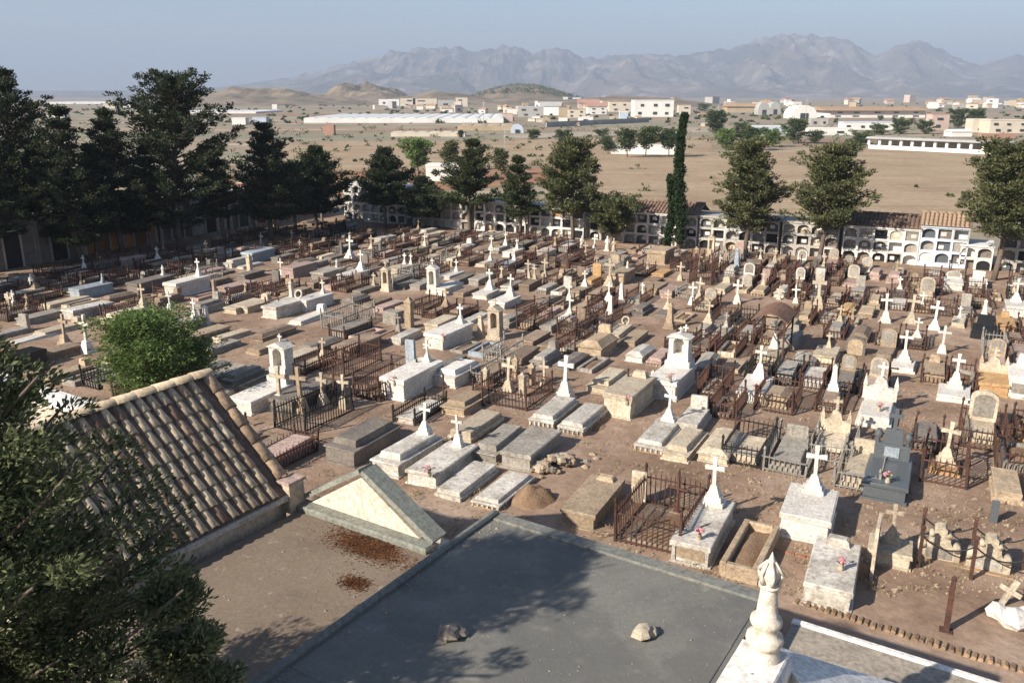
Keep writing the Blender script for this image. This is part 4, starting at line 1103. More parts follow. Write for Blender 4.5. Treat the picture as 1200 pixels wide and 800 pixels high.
hand('''
30,430|2.4,0.85,0.45|B|p|-,0|low brown tomb at the left edge below the white cross|low brown left-edge tomb
68,409|0.7,0.7,0|T|p|C,1.55|tan stepped pedestal with weathered cross at the far left|tan left cross
95,417|0.6,0.6,0|W|p|c,1.8|slender white cross left of the bright green tree|slender white left cross
6,438|1.6,1.0,0.75|K|p|-,0|dark polished tomb cut by the left edge|
14,405|2.0,0.8,0.16|W|l|-,0|flat pale slab lying at the far left edge|
46,396|2.2,0.9,0.3|C|l|k,0.3|cream slab with small headblock left of the tan cross|
26,383|2.0,0.85,0.45|G|p|-,0|grey chest tomb at the left edge behind the pale slab|
88,352|2.2,0.85,0.7|U|p|o,0.6|blue-grey painted tomb with small dark finial|blue-grey painted tomb
52,363|2.6,0.9,0.3|C|l|-,0|long pale ledger in front of the blue-grey painted tomb|
80,376|2.4,0.9,0.6|M|p|-,0|white-edged chest tomb in front of the blue-grey tomb|
156,346|2.6,0.95,0.75|D/W|p|st,0.8|dark tomb with pale lid and white bust at its head|dark tomb with bust
201,350|2.5,1.0,0.95|W|p|c,1.35|tall white tomb with white cross below the shaded tree row|tall white shaded-row tomb
127,388|2.5,1.05,0.7|C|d|C,1.5|stepped cream tomb with white cross above the green tree|stepped cream tomb
195,366|0.5,0.5,0|W|p|c,1.1|thin white cross behind the bright green tree|
206,392|1.6,0.9,0.6|G/W|p|c,1.2|grey block tomb with white cross behind the green bush|
219,407|2.3,0.8,0.55|T|p|-,0|tan chest tomb with pale front just right of green tree|tan chest by the green tree
252,404|2.0,0.75,0.35|C|l|-,0|low cream slab right of the tan chest tomb by the tree|
237,384|0.5,0.5,0|W|p|o,1.1|small white obelisk behind the tan chest tomb|small white obelisk
33,344|0.6,0.6,0|W|p|st,1.15|pale statue in the shade at the far left|
7,372|0.5,0.5,0|C|p|c,1.3|pale cross on the left edge in the shade|
262,346|2.2,0.9,0.5|P|p|-,0|pinkish chest tomb in front of the shaded strip|pinkish chest tomb
222,364|2.3,0.8,0.25|T|l|-,0|low tan ledger below the tall white tomb|
270,369|2.2,0.85,0.4|C|p|-,0|cream chest tomb right of the small white obelisk|
326,324|0.5,0.5,0|W|p|c,1.15|small white cross left of the dark pinkish tomb|
337,327|2.3,1.0,0.75|P|p|-,0|pinkish grey tomb half in the tree shade|half-shaded pinkish tomb
290,309|2.2,1.0,0.8|U|p|-,0|blue-grey tomb in the shade of the left trees|shaded blue-grey tomb
290,322|0.5,0.5,0|C|p|p,1.3|cream square pillar by the shaded blue-grey tomb|
303,291|0.5,0.5,0|G|p|c,1.15|grey cross in shade below the thin-topped conifer|
349,297|0.5,0.5,0|G|p|c,1.0|small grey cross in shade near the dark red vault|
393,313|1.9,0.95,0.4|D/W|p|C,2.0|tall white cross on dark low tomb near the corner|tall white corner cross
372,331|2.2,1.0,0.65|G/W|p|st,0.7|grey tomb with crouching white figure|grey tomb with white figure
402,333|2.2,0.9,0.6|W/W|p|C,1.6|white cross tomb right of the crouching figure|
458,328|2.3,1.0,0.75|C/W|p|2c,1.0|cream tomb carrying two small white crosses|tomb with two crosses
449,344|0.7,0.65,0|C|p|n,1.5|cream arched shrine pillar behind the iron railings|cream arched shrine
503,348|0.9,0.8,0|W|p|n,1.75|ornate white shrine monument in the middle distance|ornate white shrine
515,348|1.9,0.9,0.55|W|p|-,0|white chest tomb right of the ornate white shrine|
520,329|1.9,0.85,0.35|W|p|c,1.0|white cross tomb behind the ornate white shrine|
562,352|1.6,0.9,0.4|W|p|C,1.55|white cross tomb left of its twin in the middle rows|white twin cross tombs
582,364|1.9,0.95,0.5|W|p|C,1.6|white cross tomb right of its twin with long white chest|
316,375|2.4,0.95,0.75|M|p|w,0.6|long white tomb with a wreath behind the leaning pickets|long white wreath tomb
352,366|2.2,0.9,0.7|W|p|c,1.0|white tomb with small cross behind the wreath tomb|
283,368|2.0,0.9,0.45|C|p|k,0.35|cream chest tomb left of the white wreath tomb|
345,383|2.3,0.85,0.3|W|l|k,0.4|white ledger with small pointed block beside leaning pickets|
300,404|2.3,0.85,0.5|B|h|-,0|brown hip-lidded tomb left of centre|
357,418|2.1,0.85,0.5|D|h|-,0|dark hip-lidded tomb behind the row of iron crosses|dark hip-lidded tomb
400,421|2.4,0.95,0.6|B|p|-,0|brown chest tomb with ochre front end|brown ochre-fronted tomb
331,432|2.2,0.85,0.45|C|l|-,0|pale-topped ledger tomb beside the arched white shrine|
296,418|2.0,0.8,0.35|T|l|-,0|tan ledger tomb behind the arched white shrine|
456,382|0.7,0.8,0.75|G|p|-,0|pale grey stone cube beside the stone pillar|pale grey stone cube
475,388|0.7,0.6,0|T|p|p,1.6|tall tan stone pillar in the middle left|tall tan stone pillar
508,412|2.6,1.0,0.85|W|p|C,1.2|long white tomb with stepped head and cross|long white stepped tomb
575,402|0.9,0.8,0|C|p|n,1.65|cream double shrine monument with dark arched opening|cream double shrine
560,398|0.6,0.6,0|C|p|o,1.15|cream tapered monument left of the double shrine|
460,470|2.7,1.05,0.95|W|p|C,1.15|big white tomb with stepped base and small crosses|big white stepped tomb
478,437|0.5,0.55,0|U|p|s,1.35|blue-grey upright stele behind the big white tomb|
521,456|2.0,1.0,0.65|W|d|-,0|white tomb with ledger top right of the big white tomb|
595,303|1.8,0.85,0.5|W|p|c,0.95|small white cross tomb near the back rows, left of centre|
636,302|1.4,0.9,0.5|M|p|-,0|small white chest tomb in the back rows|
617,328|0.5,0.5,0|C|p|c,1.25|cream cross left of its companion in back centre|pair of cream crosses
636,326|0.5,0.5,0|C|p|c,1.25|cream cross right of its companion in back centre|
680,293|0.5,0.5,0|W|p|st,1.05|leftmost of the white figures before the niche wall|
695,295|0.5,0.5,0|W|p|c,1.2|white cross among the figures before the niche wall|white wall-side figures
710,296|0.5,0.5,0|W|p|st,1.2|white statue right of the cross before the niche wall|
718,297|0.5,0.5,0|C|p|st,1.1|cream statue at the right end of the wall-side figures|
768,311|2.2,1.3,1.05|T|p|-,0|large plain tan tomb before the niche wall|large plain tan tomb
711,338|0.8,0.75,0|C|p|C,1.75|cream stepped pedestal with tall white cross in the centre|tall central cream cross
722,335|2.3,0.9,0.8|T/W|p|st,0.6|tan chest tomb with small white figure behind the central cross|
726,353|0.5,0.5,0|W|p|o,1.0|white pointed stone in front of the central cream cross|
795,331|0.5,0.5,0|C|p|c,1.25|cream cross left of the reddish iron monument|
809,360|0.5,0.5,0|W|p|c,1.35|white cross left of its companion behind the white temple tomb|white companion crosses
817,354|0.5,0.5,0|C|p|c,1.35|cream cross right of its companion behind the white temple tomb|
835,333|0.5,0.5,0|W|p|c,1.0|small white cross right of the reddish iron monument|
831,302|0.7,0.6,0|C|p|n,1.55|cream shrine pillar standing against the niche wall|wall-side cream shrine
661,378|1.0,0.8,0.25|W|l|C,1.35|white stepped cross in the middle of the bare patch|white bare-patch cross
690,421|2.0,1.15,0.85|T|h|k,0.4|bulky tan tomb with hipped lid in the centre|bulky tan hipped tomb
716,398|2.2,0.8,0.25|C|l|w,0.5|cream ledger with white wreath behind the bulky tomb|cream wreath ledger
782,388|0.6,0.6,0|T|p|o,1.35|tan obelisk behind the white temple tomb|
566,460|0.4,0.4,0|C|p|p,1.0|cream square post left of the cross enclosure|
590,464|0.7,0.7,0|C|p|C,1.45|cream cross monument among square posts|cream cross among posts
609,469|0.4,0.4,0|C|p|p,1.05|front cream square post of the cross enclosure|
601,446|0.4,0.4,0|T|p|p,0.95|leaning tan post behind the cream cross monument|
621,455|0.4,0.4,0|T|p|p,1.0|tan post between the cream cross and the ornate cross|
633,458|0.7,0.6,0|C|p|c,1.15|cream cross on tan pedestal beside the tan posts|
655,474|1.0,0.85,0|W|p|C,1.75|ornate white stepped cross behind the arcaded marble tombs|ornate white stepped cross
700,464|2.2,0.95,0.45|C|d|-,0|pale stepped ledger tomb in the middle|pale middle ledger
530,489|2.4,1.0,0.45|T|d|-,0|tan tomb with stacked slabs left of the dirt path|tan stacked-slab tomb
634,503|2.3,0.95,0.5|M|b|-,0|arcaded white marble tomb, left one of the pair|arcaded white pair
668,512|2.3,0.95,0.5|M|b|-,0|arcaded grey-topped marble tomb, right one of the pair|
722,492|2.4,1.05,1.0|C|p|k,0.25|tall cream box tomb with plain front by the path|tall cream box tomb
774,470|2.6,1.15,0.85|W|p|n,1.7|white temple tomb with columned shrine at its head|white temple tomb
762,457|0.5,0.5,0|W|p|o,0.75|small white pointed stone left of the temple tomb|
759,533|2.5,0.95,0.45|M/W|b|C,1.45|marble tomb with white cross and brick footing by the path|path-side white cross tomb
790,543|2.2,0.85,0.4|C|d|-,0|broken stepped tomb right of the path-side cross tomb|
834,546|2.2,0.95,0.55|C|h|-,0|hip-lidded cream tomb by the path|path-side hip-lidded tomb
803,512|1.8,0.85,0.5|M|l|s,0.5|white ledger with upright slab behind the broken stepped tomb|
878,474|2.2,1.0,0.5|W|p|C,1.7|white cross tomb with grey ledger right of centre|white grey-ledger cross tomb
853,441|1.9,0.9,0.3|T|l|-,0|broad tan slab left of the grey-ledger cross tomb|
905,479|1.4,0.95,0.55|T|h|-,0|tan rounded tomb behind railings right of the grey-ledger cross tomb|
861,359|0.9,0.8,0|W|p|C,1.4|white cross on broad pedestal left of the rusty canopy|white canopy-left cross
861,316|0.7,0.6,0|U|p|o,1.35|blue-grey pointed obelisk near the niche wall|blue-grey obelisk
957,368|0.7,0.65,0|C|p|C,2.0|tall cream pillar with cross behind the rusty canopy|tall cream cross pillar
931,358|0.6,0.5,0|W|p|c,1.1|white cross left of the tall cream cross pillar|
911,354|0.5,0.5,0|C|p|c,0.9|small cream cross behind the rusty canopy|
1000,330|2.0,1.15,0.6|K/K|p|k,0.25|black polished tomb on white base near the niche wall|black polished wall-side tomb
1036,382|0.9,0.7,0|W|p|C,1.55|white cross left of the cream stepped cross, upper right|white upper-right cross
1066,383|0.9,0.8,0|C|p|C,1.55|cream stepped cross in the upper right rows|cream upper-right cross
1085,352|0.9,0.9,0.3|C|l|a,1.0|cream rounded headstone behind the lacy white cross|cream rounded headstone
1094,390|0.8,0.8,0|W|p|C,1.5|lacy white cross with flowers, upper right|lacy white cross
1116,342|1.6,1.0,0.55|W|p|a,0.5|white tomb with grey oval panel below the niche wall|
1145,340|1.5,0.95,0.5|W|p|s,0.5|white square-headed tomb right of the oval-panel tomb|
1190,374|1.6,0.95,0.7|W|p|C,1.6|tall white monument cut off near the right edge|white right-edge monument
938,436|2.0,0.9,0.4|G|h|-,0|grey hip-lidded tomb right of the rusty canopy|
965,428|1.6,0.9,0.45|C|p|c,0.9|cream tomb with small white cross right of the rusty canopy|
1000,420|0.8,0.9,0|D|p|a,0.9|dark rounded headstone right of the small white cross|
1022,504|2.1,1.15,0.5|W|l|g,1.75|white marble tomb with gabled headstone and two pinnacles|white gabled marble tomb
1056,440|1.4,1.0,0.35|W|l|C,1.75|white cross on bell-shaped pedestal behind the gabled marble tomb|white bell-pedestal cross
1103,418|0.6,0.6,0|W|p|c,1.35|thin white cross left of the black granite headstone|
1116,474|1.5,1.05,0.35|W|p|C,1.75|white stepped cross tomb with blue-tinted side, right|white stepped right cross
1163,466|1.7,1.0,0.6|O/C|p|g,1.3|ochre tomb with cream curved headstone and cross|ochre curved-head tomb
1198,470|1.8,1.1,1.0|W|f|k,0.5|tall white tomb with panelled front at the right edge|panelled white edge tomb
1152,400|1.4,1.05,0.5|K/K|p|s,0.55|black granite tomb with headstone in the right rows|black granite headstone
1150,522|1.7,1.0,0.4|C|l|a,1.15|cream arch-headed grave with grey panel, right|cream arch-headed grave
971,536|1.6,0.95,0.4|C|l|g,1.5|cream gabled cross stone behind railings by the path|cream gabled cross stone
1105,560|0.9,0.9,0.3|O/C|l|C,1.75|ochre and cream pedestal with leaning white cross|ochre-based cross
1034,590|2.3,1.15,0.6|N/N|p|K,2.0|dark grey granite tomb with cross headstone and urns|dark granite cross tomb
940,637|1.9,1.2,0.8|W|p|C,1.75|massive white tomb with stepped head and thick white cross|massive white cross tomb
967,716|2.2,1.0,0.65|M|p|k,0.2|plain white-fronted tomb with bare grey lid in the foreground|foreground grey-lidded tomb
1040,668|0.9,0.95,0.5|C|p|C,1.35|cream stone with white cross beside the slanting slab|foreground cream cross stone
1098,668|0.9,0.85,0|C|p|S,0.98|cream scrolled headstone inside the chain fence, left one|left scrolled headstone
1156,681|0.9,0.85,0|C|p|S,0.98|cream scrolled headstone inside the chain fence, right one|right scrolled headstone
808,665|2.5,0.95,0.7|M/W|f|C,1.75|white panelled tomb with ornate cross in the front row|front-row panelled cross tomb
864,684|2.4,0.9,0.5|T|e|-,0|tan kerbed grave filled with dry earth in the front row|front-row earth grave
676,622|2.3,0.95,0.6|T|p|k,0.12|brown tomb with pale slab set across its far end|brown pale-slab tomb
398,547|2.5,1.15,0.75|D|d|-,0|dark weathered tomb with panelled lid beside the gable|dark panelled-lid tomb
330,489|2.6,1.0,0.7|D|p|-,0|long dark shaded tomb behind the tiled roof|
282,487|2.6,1.1,0.65|W|p|n,2.0|white tomb with tall arched shrine above the tiled roof|white arched shrine tomb
320,487|0.7,0.7,0|C|p|C,1.75|cream cross pedestal right of the arched shrine|cream cross by the shrine
346,492|0.6,0.6,0|T|p|c,1.85|tan leafy cross behind the long dark tomb|
370,483|0.8,0.8,0|C|p|C,1.4|cream stepped cross left of the dark panelled-lid tomb|
396,484|0.7,0.7,0|C|p|c,1.35|cream cross with spreading foot above the dark panelled tomb|
451,560|2.5,1.0,0.62|M/W|d|C,1.35|white tomb with wreathed cross, left of the front pair|left front white cross tomb
494,572|2.5,1.0,0.55|M/W|p|c,1.35|white tomb with plain cross, right of the front pair|right front white cross tomb
524,588|2.2,0.9,0.35|M|l|-,0|white ledger slab below the front cross pair, left one|front white ledgers
568,599|2.2,0.9,0.35|M|b|-,0|white arcaded ledger beside the chapel roof corner|
566,544|2.3,0.95,0.45|G|d|-,0|weathered grey stepped tomb behind the front white ledgers|weathered grey stepped tomb
604,553|2.3,1.0,0.65|G|p|-,0|bare grey box tomb beside the rubble heap|grey box by rubble
538,520|2.3,0.9,0.45|C|l|-,0|pale ledger tomb behind the weathered grey stepped tomb|
''')
# tall grey canopy, posts and other singular things
def canopy():
    p = G(897, 428); t = thing('grave_canopy', 'rusty iron canopy on four posts over a white cross', 'canopy', Vector((p.x, p.y, 0)), -TH, None)
    W, L, H = 1.15, 2.1, 1.75
    for sx in (-1, 1):
        for sy in (0, 1):
            b = MB(); b.box(sx * W / 2, 0.1 + sy * (L - 0.2), -0.08, 0.06, 0.06, H + 0.08); b.build('post', M['rust'], t)
    b = MB(); n = 8
    vs = []; fs = []
    for yy in (0.0, L):
        for k in range(n + 1):
            q = k / n
            vs.append(((q - 0.5) * (W + 0.2), yy, H + 0.32 * math.sin(math.pi * q)))
    N = n + 1
    vs += [(x, y, z - 0.05) for x, y, z in vs]
    for k in range(n): fs += [(k, k + 1, N + k + 1, N + k), (3 * N + k, 3 * N + k + 1, 2 * N + k + 1, 2 * N + k), (k + 1, k, 2 * N + k, 2 * N + k + 1), (N + k, N + k + 1, 3 * N + k + 1, 3 * N + k)]
    fs += [(0, N, 3 * N, 2 * N), (N - 1, 3 * N - 1, 4 * N - 1, 2 * N - 1)]
    b.add(vs, fs); b.build('roof_sheet', stone('rusty_sheet', (0.24, 0.14, 0.095), (0.12, 0.06, 0.04), 0.6, 0.9), t)
    b = MB(); b.box(0, 0.1, H - 0.35, W, 0.04, 0.05); b.box(0, L - 0.1, H - 0.35, W, 0.04, 0.05)
    for s in (-1, 1): b.box(s * W / 2, L / 2, H - 0.345, 0.04, L - 0.3, 0.045)
    b.build('tie_rail', M['rust'], t)
    u, w_ = UW(p); FOOT.append((u - 0.6, u + 0.6, w_, w_ + 2.1)); LM.append(('rusty canopy', (u, w_ + 1)))
    grave(0, 0, 1.7, 0.85, 0.3, 'C', 'l', 'c', 1.45, 'cream grave with white cross under the rusty canopy', p=p + A2 * 0.2, hm='W')
canopy()
p = G(748, 592)
t = tag(MB().box(0, 0, -0.08, 0.38, 0.09, 1.02, ch=0.01).build('stele', M['C'], None, Vector((p.x, p.y, 0)), -TH), 'plain cream upright slab behind the rusty front enclosure', 'stele')
LM.append(('cream upright slab', UW(p)))
def iron_cross(x, y, h, label):
    p = G(x, y)
    b = MB(); b.box(0, 0, -0.1, 0.05, 0.05, h + 0.1); b.box(0, 0, h * 0.62, h * 0.42, 0.045, 0.05)
    for s in (-1, 1): b.lathe(s * h * 0.21, 0, [(0.01, h * 0.62 - 0.02), (0.045, h * 0.62 + 0.025), (0.01, h * 0.62 + 0.07)], 6)
    b.lathe(0, 0, [(0.02, h), (0.045, h + 0.03), (0.01, h + 0.09)], 6); b.box(0, 0, -0.05, 0.22, 0.18, 0.2, tx=0.7)
    tag(b.build('iron_cross', M['rust'], None, Vector((p.x, p.y, 0)), -TH + R(rnd.uniform(-9, 9))), label, 'cross', 'iron crosses')
iron_cross(793, 604, 1.15, 'rusty iron cross beside the rusty front enclosure')
iron_cross(520, 473, 1.0, 'rusty iron cross left of the tan stacked-slab tomb')
iron_cross(565, 478, 1.2, 'rusty iron cross beside the cream square posts')
iron_cross(860, 520, 1.2, 'rusty iron cross behind the path-side hip-lidded tomb')
iron_cross(346, 470, 1.3, 'thin iron cross right of the arched white shrine tomb')
iron_cross(392, 470, 1.2, 'thin iron cross behind the dark panelled-lid tomb')
iron_cross(735, 470, 1.1, 'thin iron cross between tall cream box and temple tomb')
iron_cross(1040, 455, 1.2, 'iron cross left of the white bell-pedestal cross')

# railings: one side's pickets are a part, the posts are parts
RAILM = {}
def railing(p, L, W, label, h=0.8, m='rust', rot=0, style=0, keep=1.0):
    key = (round(L, 1), round(W, 1), m, style, h); t = thing('grave_railing', label, 'railing', Vector((p.x, p.y, 0)), -TH + R(rot), 'iron railings round graves')
    L, W = key[0], key[1]
    if key not in RAILM:
        def panel(n):
            b = MB(); k = max(3, int(n / 0.125))
            for i in range(1, k):
                x = -n / 2 + n * i / k
                hh = h * (1 + (0.1 if style == 1 and i % 2 else 0)) + rnd.uniform(-0.02, 0.02)
                lean = rnd.uniform(-0.012, 0.012)
                b.add([(x - 0.012, -0.012, -0.08), (x + 0.012, -0.012, -0.08), (x + 0.012, 0.012, -0.08), (x - 0.012, 0.012, -0.08), (x + lean - 0.012, -0.012, hh - 0.06), (x + lean + 0.012, -0.012, hh - 0.06), (x + lean + 0.012, 0.012, hh - 0.06), (x + lean - 0.012, 0.012, hh - 0.06), (x + lean, 0, hh + 0.04)],
                      [(0, 1, 5, 4), (1, 2, 6, 5), (2, 3, 7, 6), (3, 0, 4, 7), (4, 5, 8), (5, 6, 8), (6, 7, 8), (7, 4, 8)])
            b.box(0, 0, h * 0.82, n, 0.03, 0.035); b.box(0, 0, 0.12, n, 0.03, 0.035)
            if style == 2: b.box(0, 0, h * 0.5, n, 0.03, 0.03)
            return b.mesh('railing_panel', M[m])
        pb = MB(); pb.box(0, 0, -0.1, 0.055, 0.055, h * 1.12 + 0.1); pb.lathe(0, 0, [(0.02, h * 1.12), (0.05, h * 1.12 + 0.04), (0.04, h * 1.12 + 0.08), (0.008, h * 1.12 + 0.14)], 6)
        RAILM[key] = (panel(W), panel(L), pb.mesh('post', M[m]))
    pw_, pl_, po = RAILM[key]
    for y in (0, L):
        if rnd.random() < keep: link('railing_panel', pw_, t, (0, y, 0)).rotation_euler = (R(rnd.gauss(0, 3)), R(rnd.gauss(0, 1)), 0)
    for s in (-1, 1):
        o = link('railing_panel', pl_, t, (s * W / 2, L / 2, 0)); o.rotation_euler = (R(rnd.gauss(0, 3.5)), R(rnd.gauss(0, 1)), R(90))
        for y in (0, L):
            o = link('post', po, t, (s * W / 2, y, 0)); o.rotation_euler = (R(rnd.gauss(0, 2.5)), R(rnd.gauss(0, 2.5)), 0)
    return t
def rail_px(x, y, L, W, label, **kw):
    p = G(x, y); t = railing(p, L, W, label, **kw)
    u, w_ = UW(p); FOOT.append((u - W / 2, u + W / 2, w_, w_ + L)); return p
p = rail_px(757, 646, 2.2, 1.5, 'dense rusty enclosure of iron pickets in the front row', h=0.95)
grave(0, 0, 1.9, 1.1, 0.15, 'B', 'e', '-', 0, 'weedy earth plot inside the dense rusty front enclosure', p=p + A2 * 0.15)
p = rail_px(918, 558, 2.3, 1.1, 'grey iron railing around the ribbed ledger by the path', m='irongrey', h=0.6)
grave(0, 0, 2.1, 0.85, 0.4, 'G', 'l', 's', 0.4, 'grey ledger tomb inside grey railing by the path', p=p + A2 * 0.1)
LM.append(('grey-railed path tomb', UW(p)))
p = rail_px(1003, 578, 2.2, 1.1, 'grey iron railing left of the dark granite cross tomb', m='irongrey', h=0.6)
grave(0, 0, 2.0, 0.85, 0.4, 'C', 'l', 's', 0.45, 'cream ledger inside grey railing left of the granite tomb', p=p + A2 * 0.1)
p = rail_px(970, 545, 2.1, 1.25, 'thin grey railing around the cream gabled cross stone', m='irongrey', h=0.65)
p = rail_px(905, 486, 1.9, 1.2, 'rusty railing around the tan rounded tomb', h=0.75)
p = rail_px(868, 548, 2.1, 1.1, 'black iron railing right of the path-side hip-lidded tomb', m='iron', h=0.7)
grave(0, 0, 1.8, 0.8, 0.3, 'C', 'l', '-', 0, 'cream ledger inside black railing right of the hip-lidded tomb', p=p + A2 * 0.1)
p = rail_px(585, 478, 2.0, 2.0, 'rusty railing enclosing the cream cross among posts', h=0.7)
p = rail_px(430, 470, 2.3, 1.1, 'rusty pickets running left of the big white stepped tomb', h=0.75)
grave(0, 0, 2.0, 0.8, 0.25, 'B', 'e', '-', 0, 'sunken earth grave inside pickets left of the big white tomb', p=p + A2 * 0.1)
p = rail_px(390, 442, 2.3, 1.1, 'rusty railing in front of the brown ochre-fronted tomb', h=0.8)
p = rail_px(390, 388, 2.3, 1.2, 'leaning white-tipped pickets beside the white ledger', m='irongrey', h=0.8)
p = rail_px(340, 508, 2.4, 1.2, 'black iron railing round the shaded tomb behind the gable', m='iron', h=0.8)
p = rail_px(1150, 530, 2.0, 1.25, 'rusty railing around the cream arch-headed grave', h=0.75)
p = rail_px(1198, 560, 2.2, 1.3, 'rusty railing at the right edge round a leafy plot', h=0.8)
grave(0, 0, 1.9, 1.0, 0.3, 'G', 'e', '-', 0, 'leafy kerbed plot inside railing at the right edge', p=p + A2 * 0.1)
p = rail_px(1104, 572, 1.6, 1.15, 'rusty railing around the ochre-based cross', h=0.85)
p = rail_px(820, 335, 1.5, 1.2, 'tall reddish iron enclosure in the back rows right of centre', h=1.5, style=2)
LM.append(('reddish iron enclosure', UW(p)))

# chain fence round the two scrolled headstones
cf = thing('chain_fence', 'rusty posts with sagging chains round the scrolled headstones', 'chain fence', Vector((0, 0, 0)))
cpx = [(1078, 655), (1134, 672), (1190, 690), (1066, 690), (1124, 712), (1182, 735)]
cps = [G(x - (0), y) for x, y in cpx]
q0 = G(1076, 660)
cps = [q0 + B2 * (1.02 * i) + A2 * (0.95 * j - 0.35) for j in (1, 0) for i in range(3)]
for p in cps:
    b = MB(); b.box(0, 0, -0.1, 0.075, 0.075, 1.15); b.box(0, 0, 1.051, 0.1, 0.1, 0.05, tx=0.3); b.build('post', M['rust'], cf, Vector((p.x, p.y, 0)), -TH)
def chain(p0, p1):
    b = MB(); n = 14; pts = []
    for i in range(n + 1):
        t = i / n; pts.append(p0.lerp(p1, t) + Vector((0, 0, 0.86 - 0.22 * 4 * t * (1 - t))))
    b.path(pts, [0.018] * (n + 1), 5); b.build('chain', M['iron'], cf)
for i, j in ((0, 1), (1, 2), (3, 4), (4, 5), (0, 3), (2, 5)): chain(cps[i], cps[j])
# leaning cross and broken white stone at the right edge
p = G(1168, 712)
b = MB(); b.prism(cross_poly(0.75, 0.42, 0.1), -0.04, 0.04)
o = tag(b.build('fallen_cross', M['C'], None, Vector((p.x, p.y, -0.05)), -TH), 'small tilted cream cross right of the chain fence', 'cross'); o.rotation_euler = (R(-12), R(24), -TH)
p = G(1186, 735)
b = MB(); b.rock((0, 0, 0.2), 0.3, 31, 0.7); b.rock((0.34, 0.12, 0.2), 0.26, 32, 0.7); b.rock((-0.2, 0.22, 0.22), 0.2, 35, 0.9)
tag(b.build('broken_stone', M['W'], None, Vector((p.x, p.y, 0))), 'broken lump of white stone at the right edge', 'stone')
p = G(1108, 742)
b = MB(); b.box(0, 0, -0.1, 0.11, 0.11, 1.3, tx=0.8); b.box(0.0, 0, 1.2, 0.09, 0.09, 0.06, tx=0.2); b.box(0, 0, -0.05, 0.26, 0.24, 0.14, ch=0.02)  # post added in place of a dark shadow strip on the ground
tag(b.build('shadow_strip_post', M['rust'], None, Vector((p.x, p.y, 0)), -TH), 'rusty post added for a dark shadow strip below the left scrolled headstone', 'post')
p = G(1163, 614)
o = tag(MB().box(0, 0, -0.1, 0.17, 0.1, 0.72, ch=0.01).build('grey_slab', M['N'], None, Vector((p.x, p.y, 0)), -TH), 'dark narrow upright slab standing alone behind the chain fence', 'slab')
p = G(1022, 672)
b = MB(); b.box(0, 0, -0.1, 0.07, 1.5, 1.25, tx=1, ty=0.55); o = tag(b.build('slanting_slab', M['C'], None, Vector((p.x, p.y, 0)) + A2 * 0.3, -TH), 'thin cream slab standing edgewise beside the foreground tomb', 'slab')
# brick edging in the foreground
be = thing('brick_edging', 'row of upright bricks edging the plots in the foreground', 'edging', G(930, 708), -R(33))
brm = MB().box(0, 0, -0.06, 0.085, 0.2, 0.2, ch=0.012).mesh('brick', M['edgebrick'])
for i in range(34):
    o = link('brick', brm, be, (i * 0.125, rnd.uniform(-.015, .015), rnd.uniform(-.02, .02))); o.rotation_euler = (R(rnd.uniform(-5, 5)), R(18 + rnd.uniform(-8, 8)), R(rnd.uniform(-5, 5)))
be2 = thing('brick_footing', 'red brick edge under the massive white cross tomb', 'edging', G(905, 644), -TH)
brm2 = MB().box(0, 0, -0.06, 0.23, 0.11, 0.16, ch=0.01).mesh('brick', M['brick'])
for i in range(7): link('brick', brm2, be2, (i * 0.245 - 0.1, -0.12 + rnd.uniform(-.01, .01), 0)).rotation_euler = (0, 0, R(rnd.uniform(-3, 3)))
# rubble heap and soil mound
rb = thing('rubble_heap', 'heap of broken stones in the path centre-left', 'rubble', G(650, 552))
for i in range(46):
    x, y = rnd.gauss(0, 0.42), rnd.gauss(0, 0.42); d = math.hypot(x, y); r_ = rnd.uniform(0.07, 0.2)
    b = MB(); b.rock((x + y * 0.5, y, max(0.02, 0.36 - 0.4 * d) + r_ * 0.3), r_, 100 + i, 0.7); b.build('stone', M[rnd.choice('TTBGDC')], rb)
def mound(px_, py_, rx, ry, h, label, seed):
    p = G(px_, py_); b = MB(); n = 18; vs = []; fs = []
    for j in range(n + 1):
        for i in range(n + 1):
            a_, c_ = 2 * i / n - 1, 2 * j / n - 1; r_ = min(1, math.hypot(a_, c_))
            z = h * (0.5 + 0.5 * math.cos(math.pi * r_)) * (1 + 0.5 * noise.noise(Vector((a_ * 3, c_ * 3, seed)))) + (0.03 * noise.noise(Vector((a_ * 9, c_ * 9, seed))))
            vs.append((a_ * rx, c_ * ry, z if r_ < 0.98 else -0.1))
    for j in range(n):
        for i in range(n):
            q = j * (n + 1) + i; fs.append((q, q + 1, q + n + 2, q + n + 1))
    b.add(vs, fs, 0, True); tag(b.build('soil_mound', M['mound'], None, Vector((p.x, p.y, 0)), -TH), label, 'mound')
mound(624, 588, 0.85, 0.9, 0.45, 'heap of loose brown soil in front of the rubble', 2)
mound(690, 500, 0.9, 0.7, 0.2, 'low soil mound right of the arcaded marble pair', 3)
mound(470, 448, 1.0, 0.7, 0.2, 'low soil mound behind the big white stepped tomb', 4)
for (x, y, r_) in ((632, 584, 1.2), (650, 552, 1.2), (690, 500, 0.9)):
    u, w_ = UW(G(x, y)); FOOT.append((u - r_, u + r_, w_ - r_, w_ + r_))

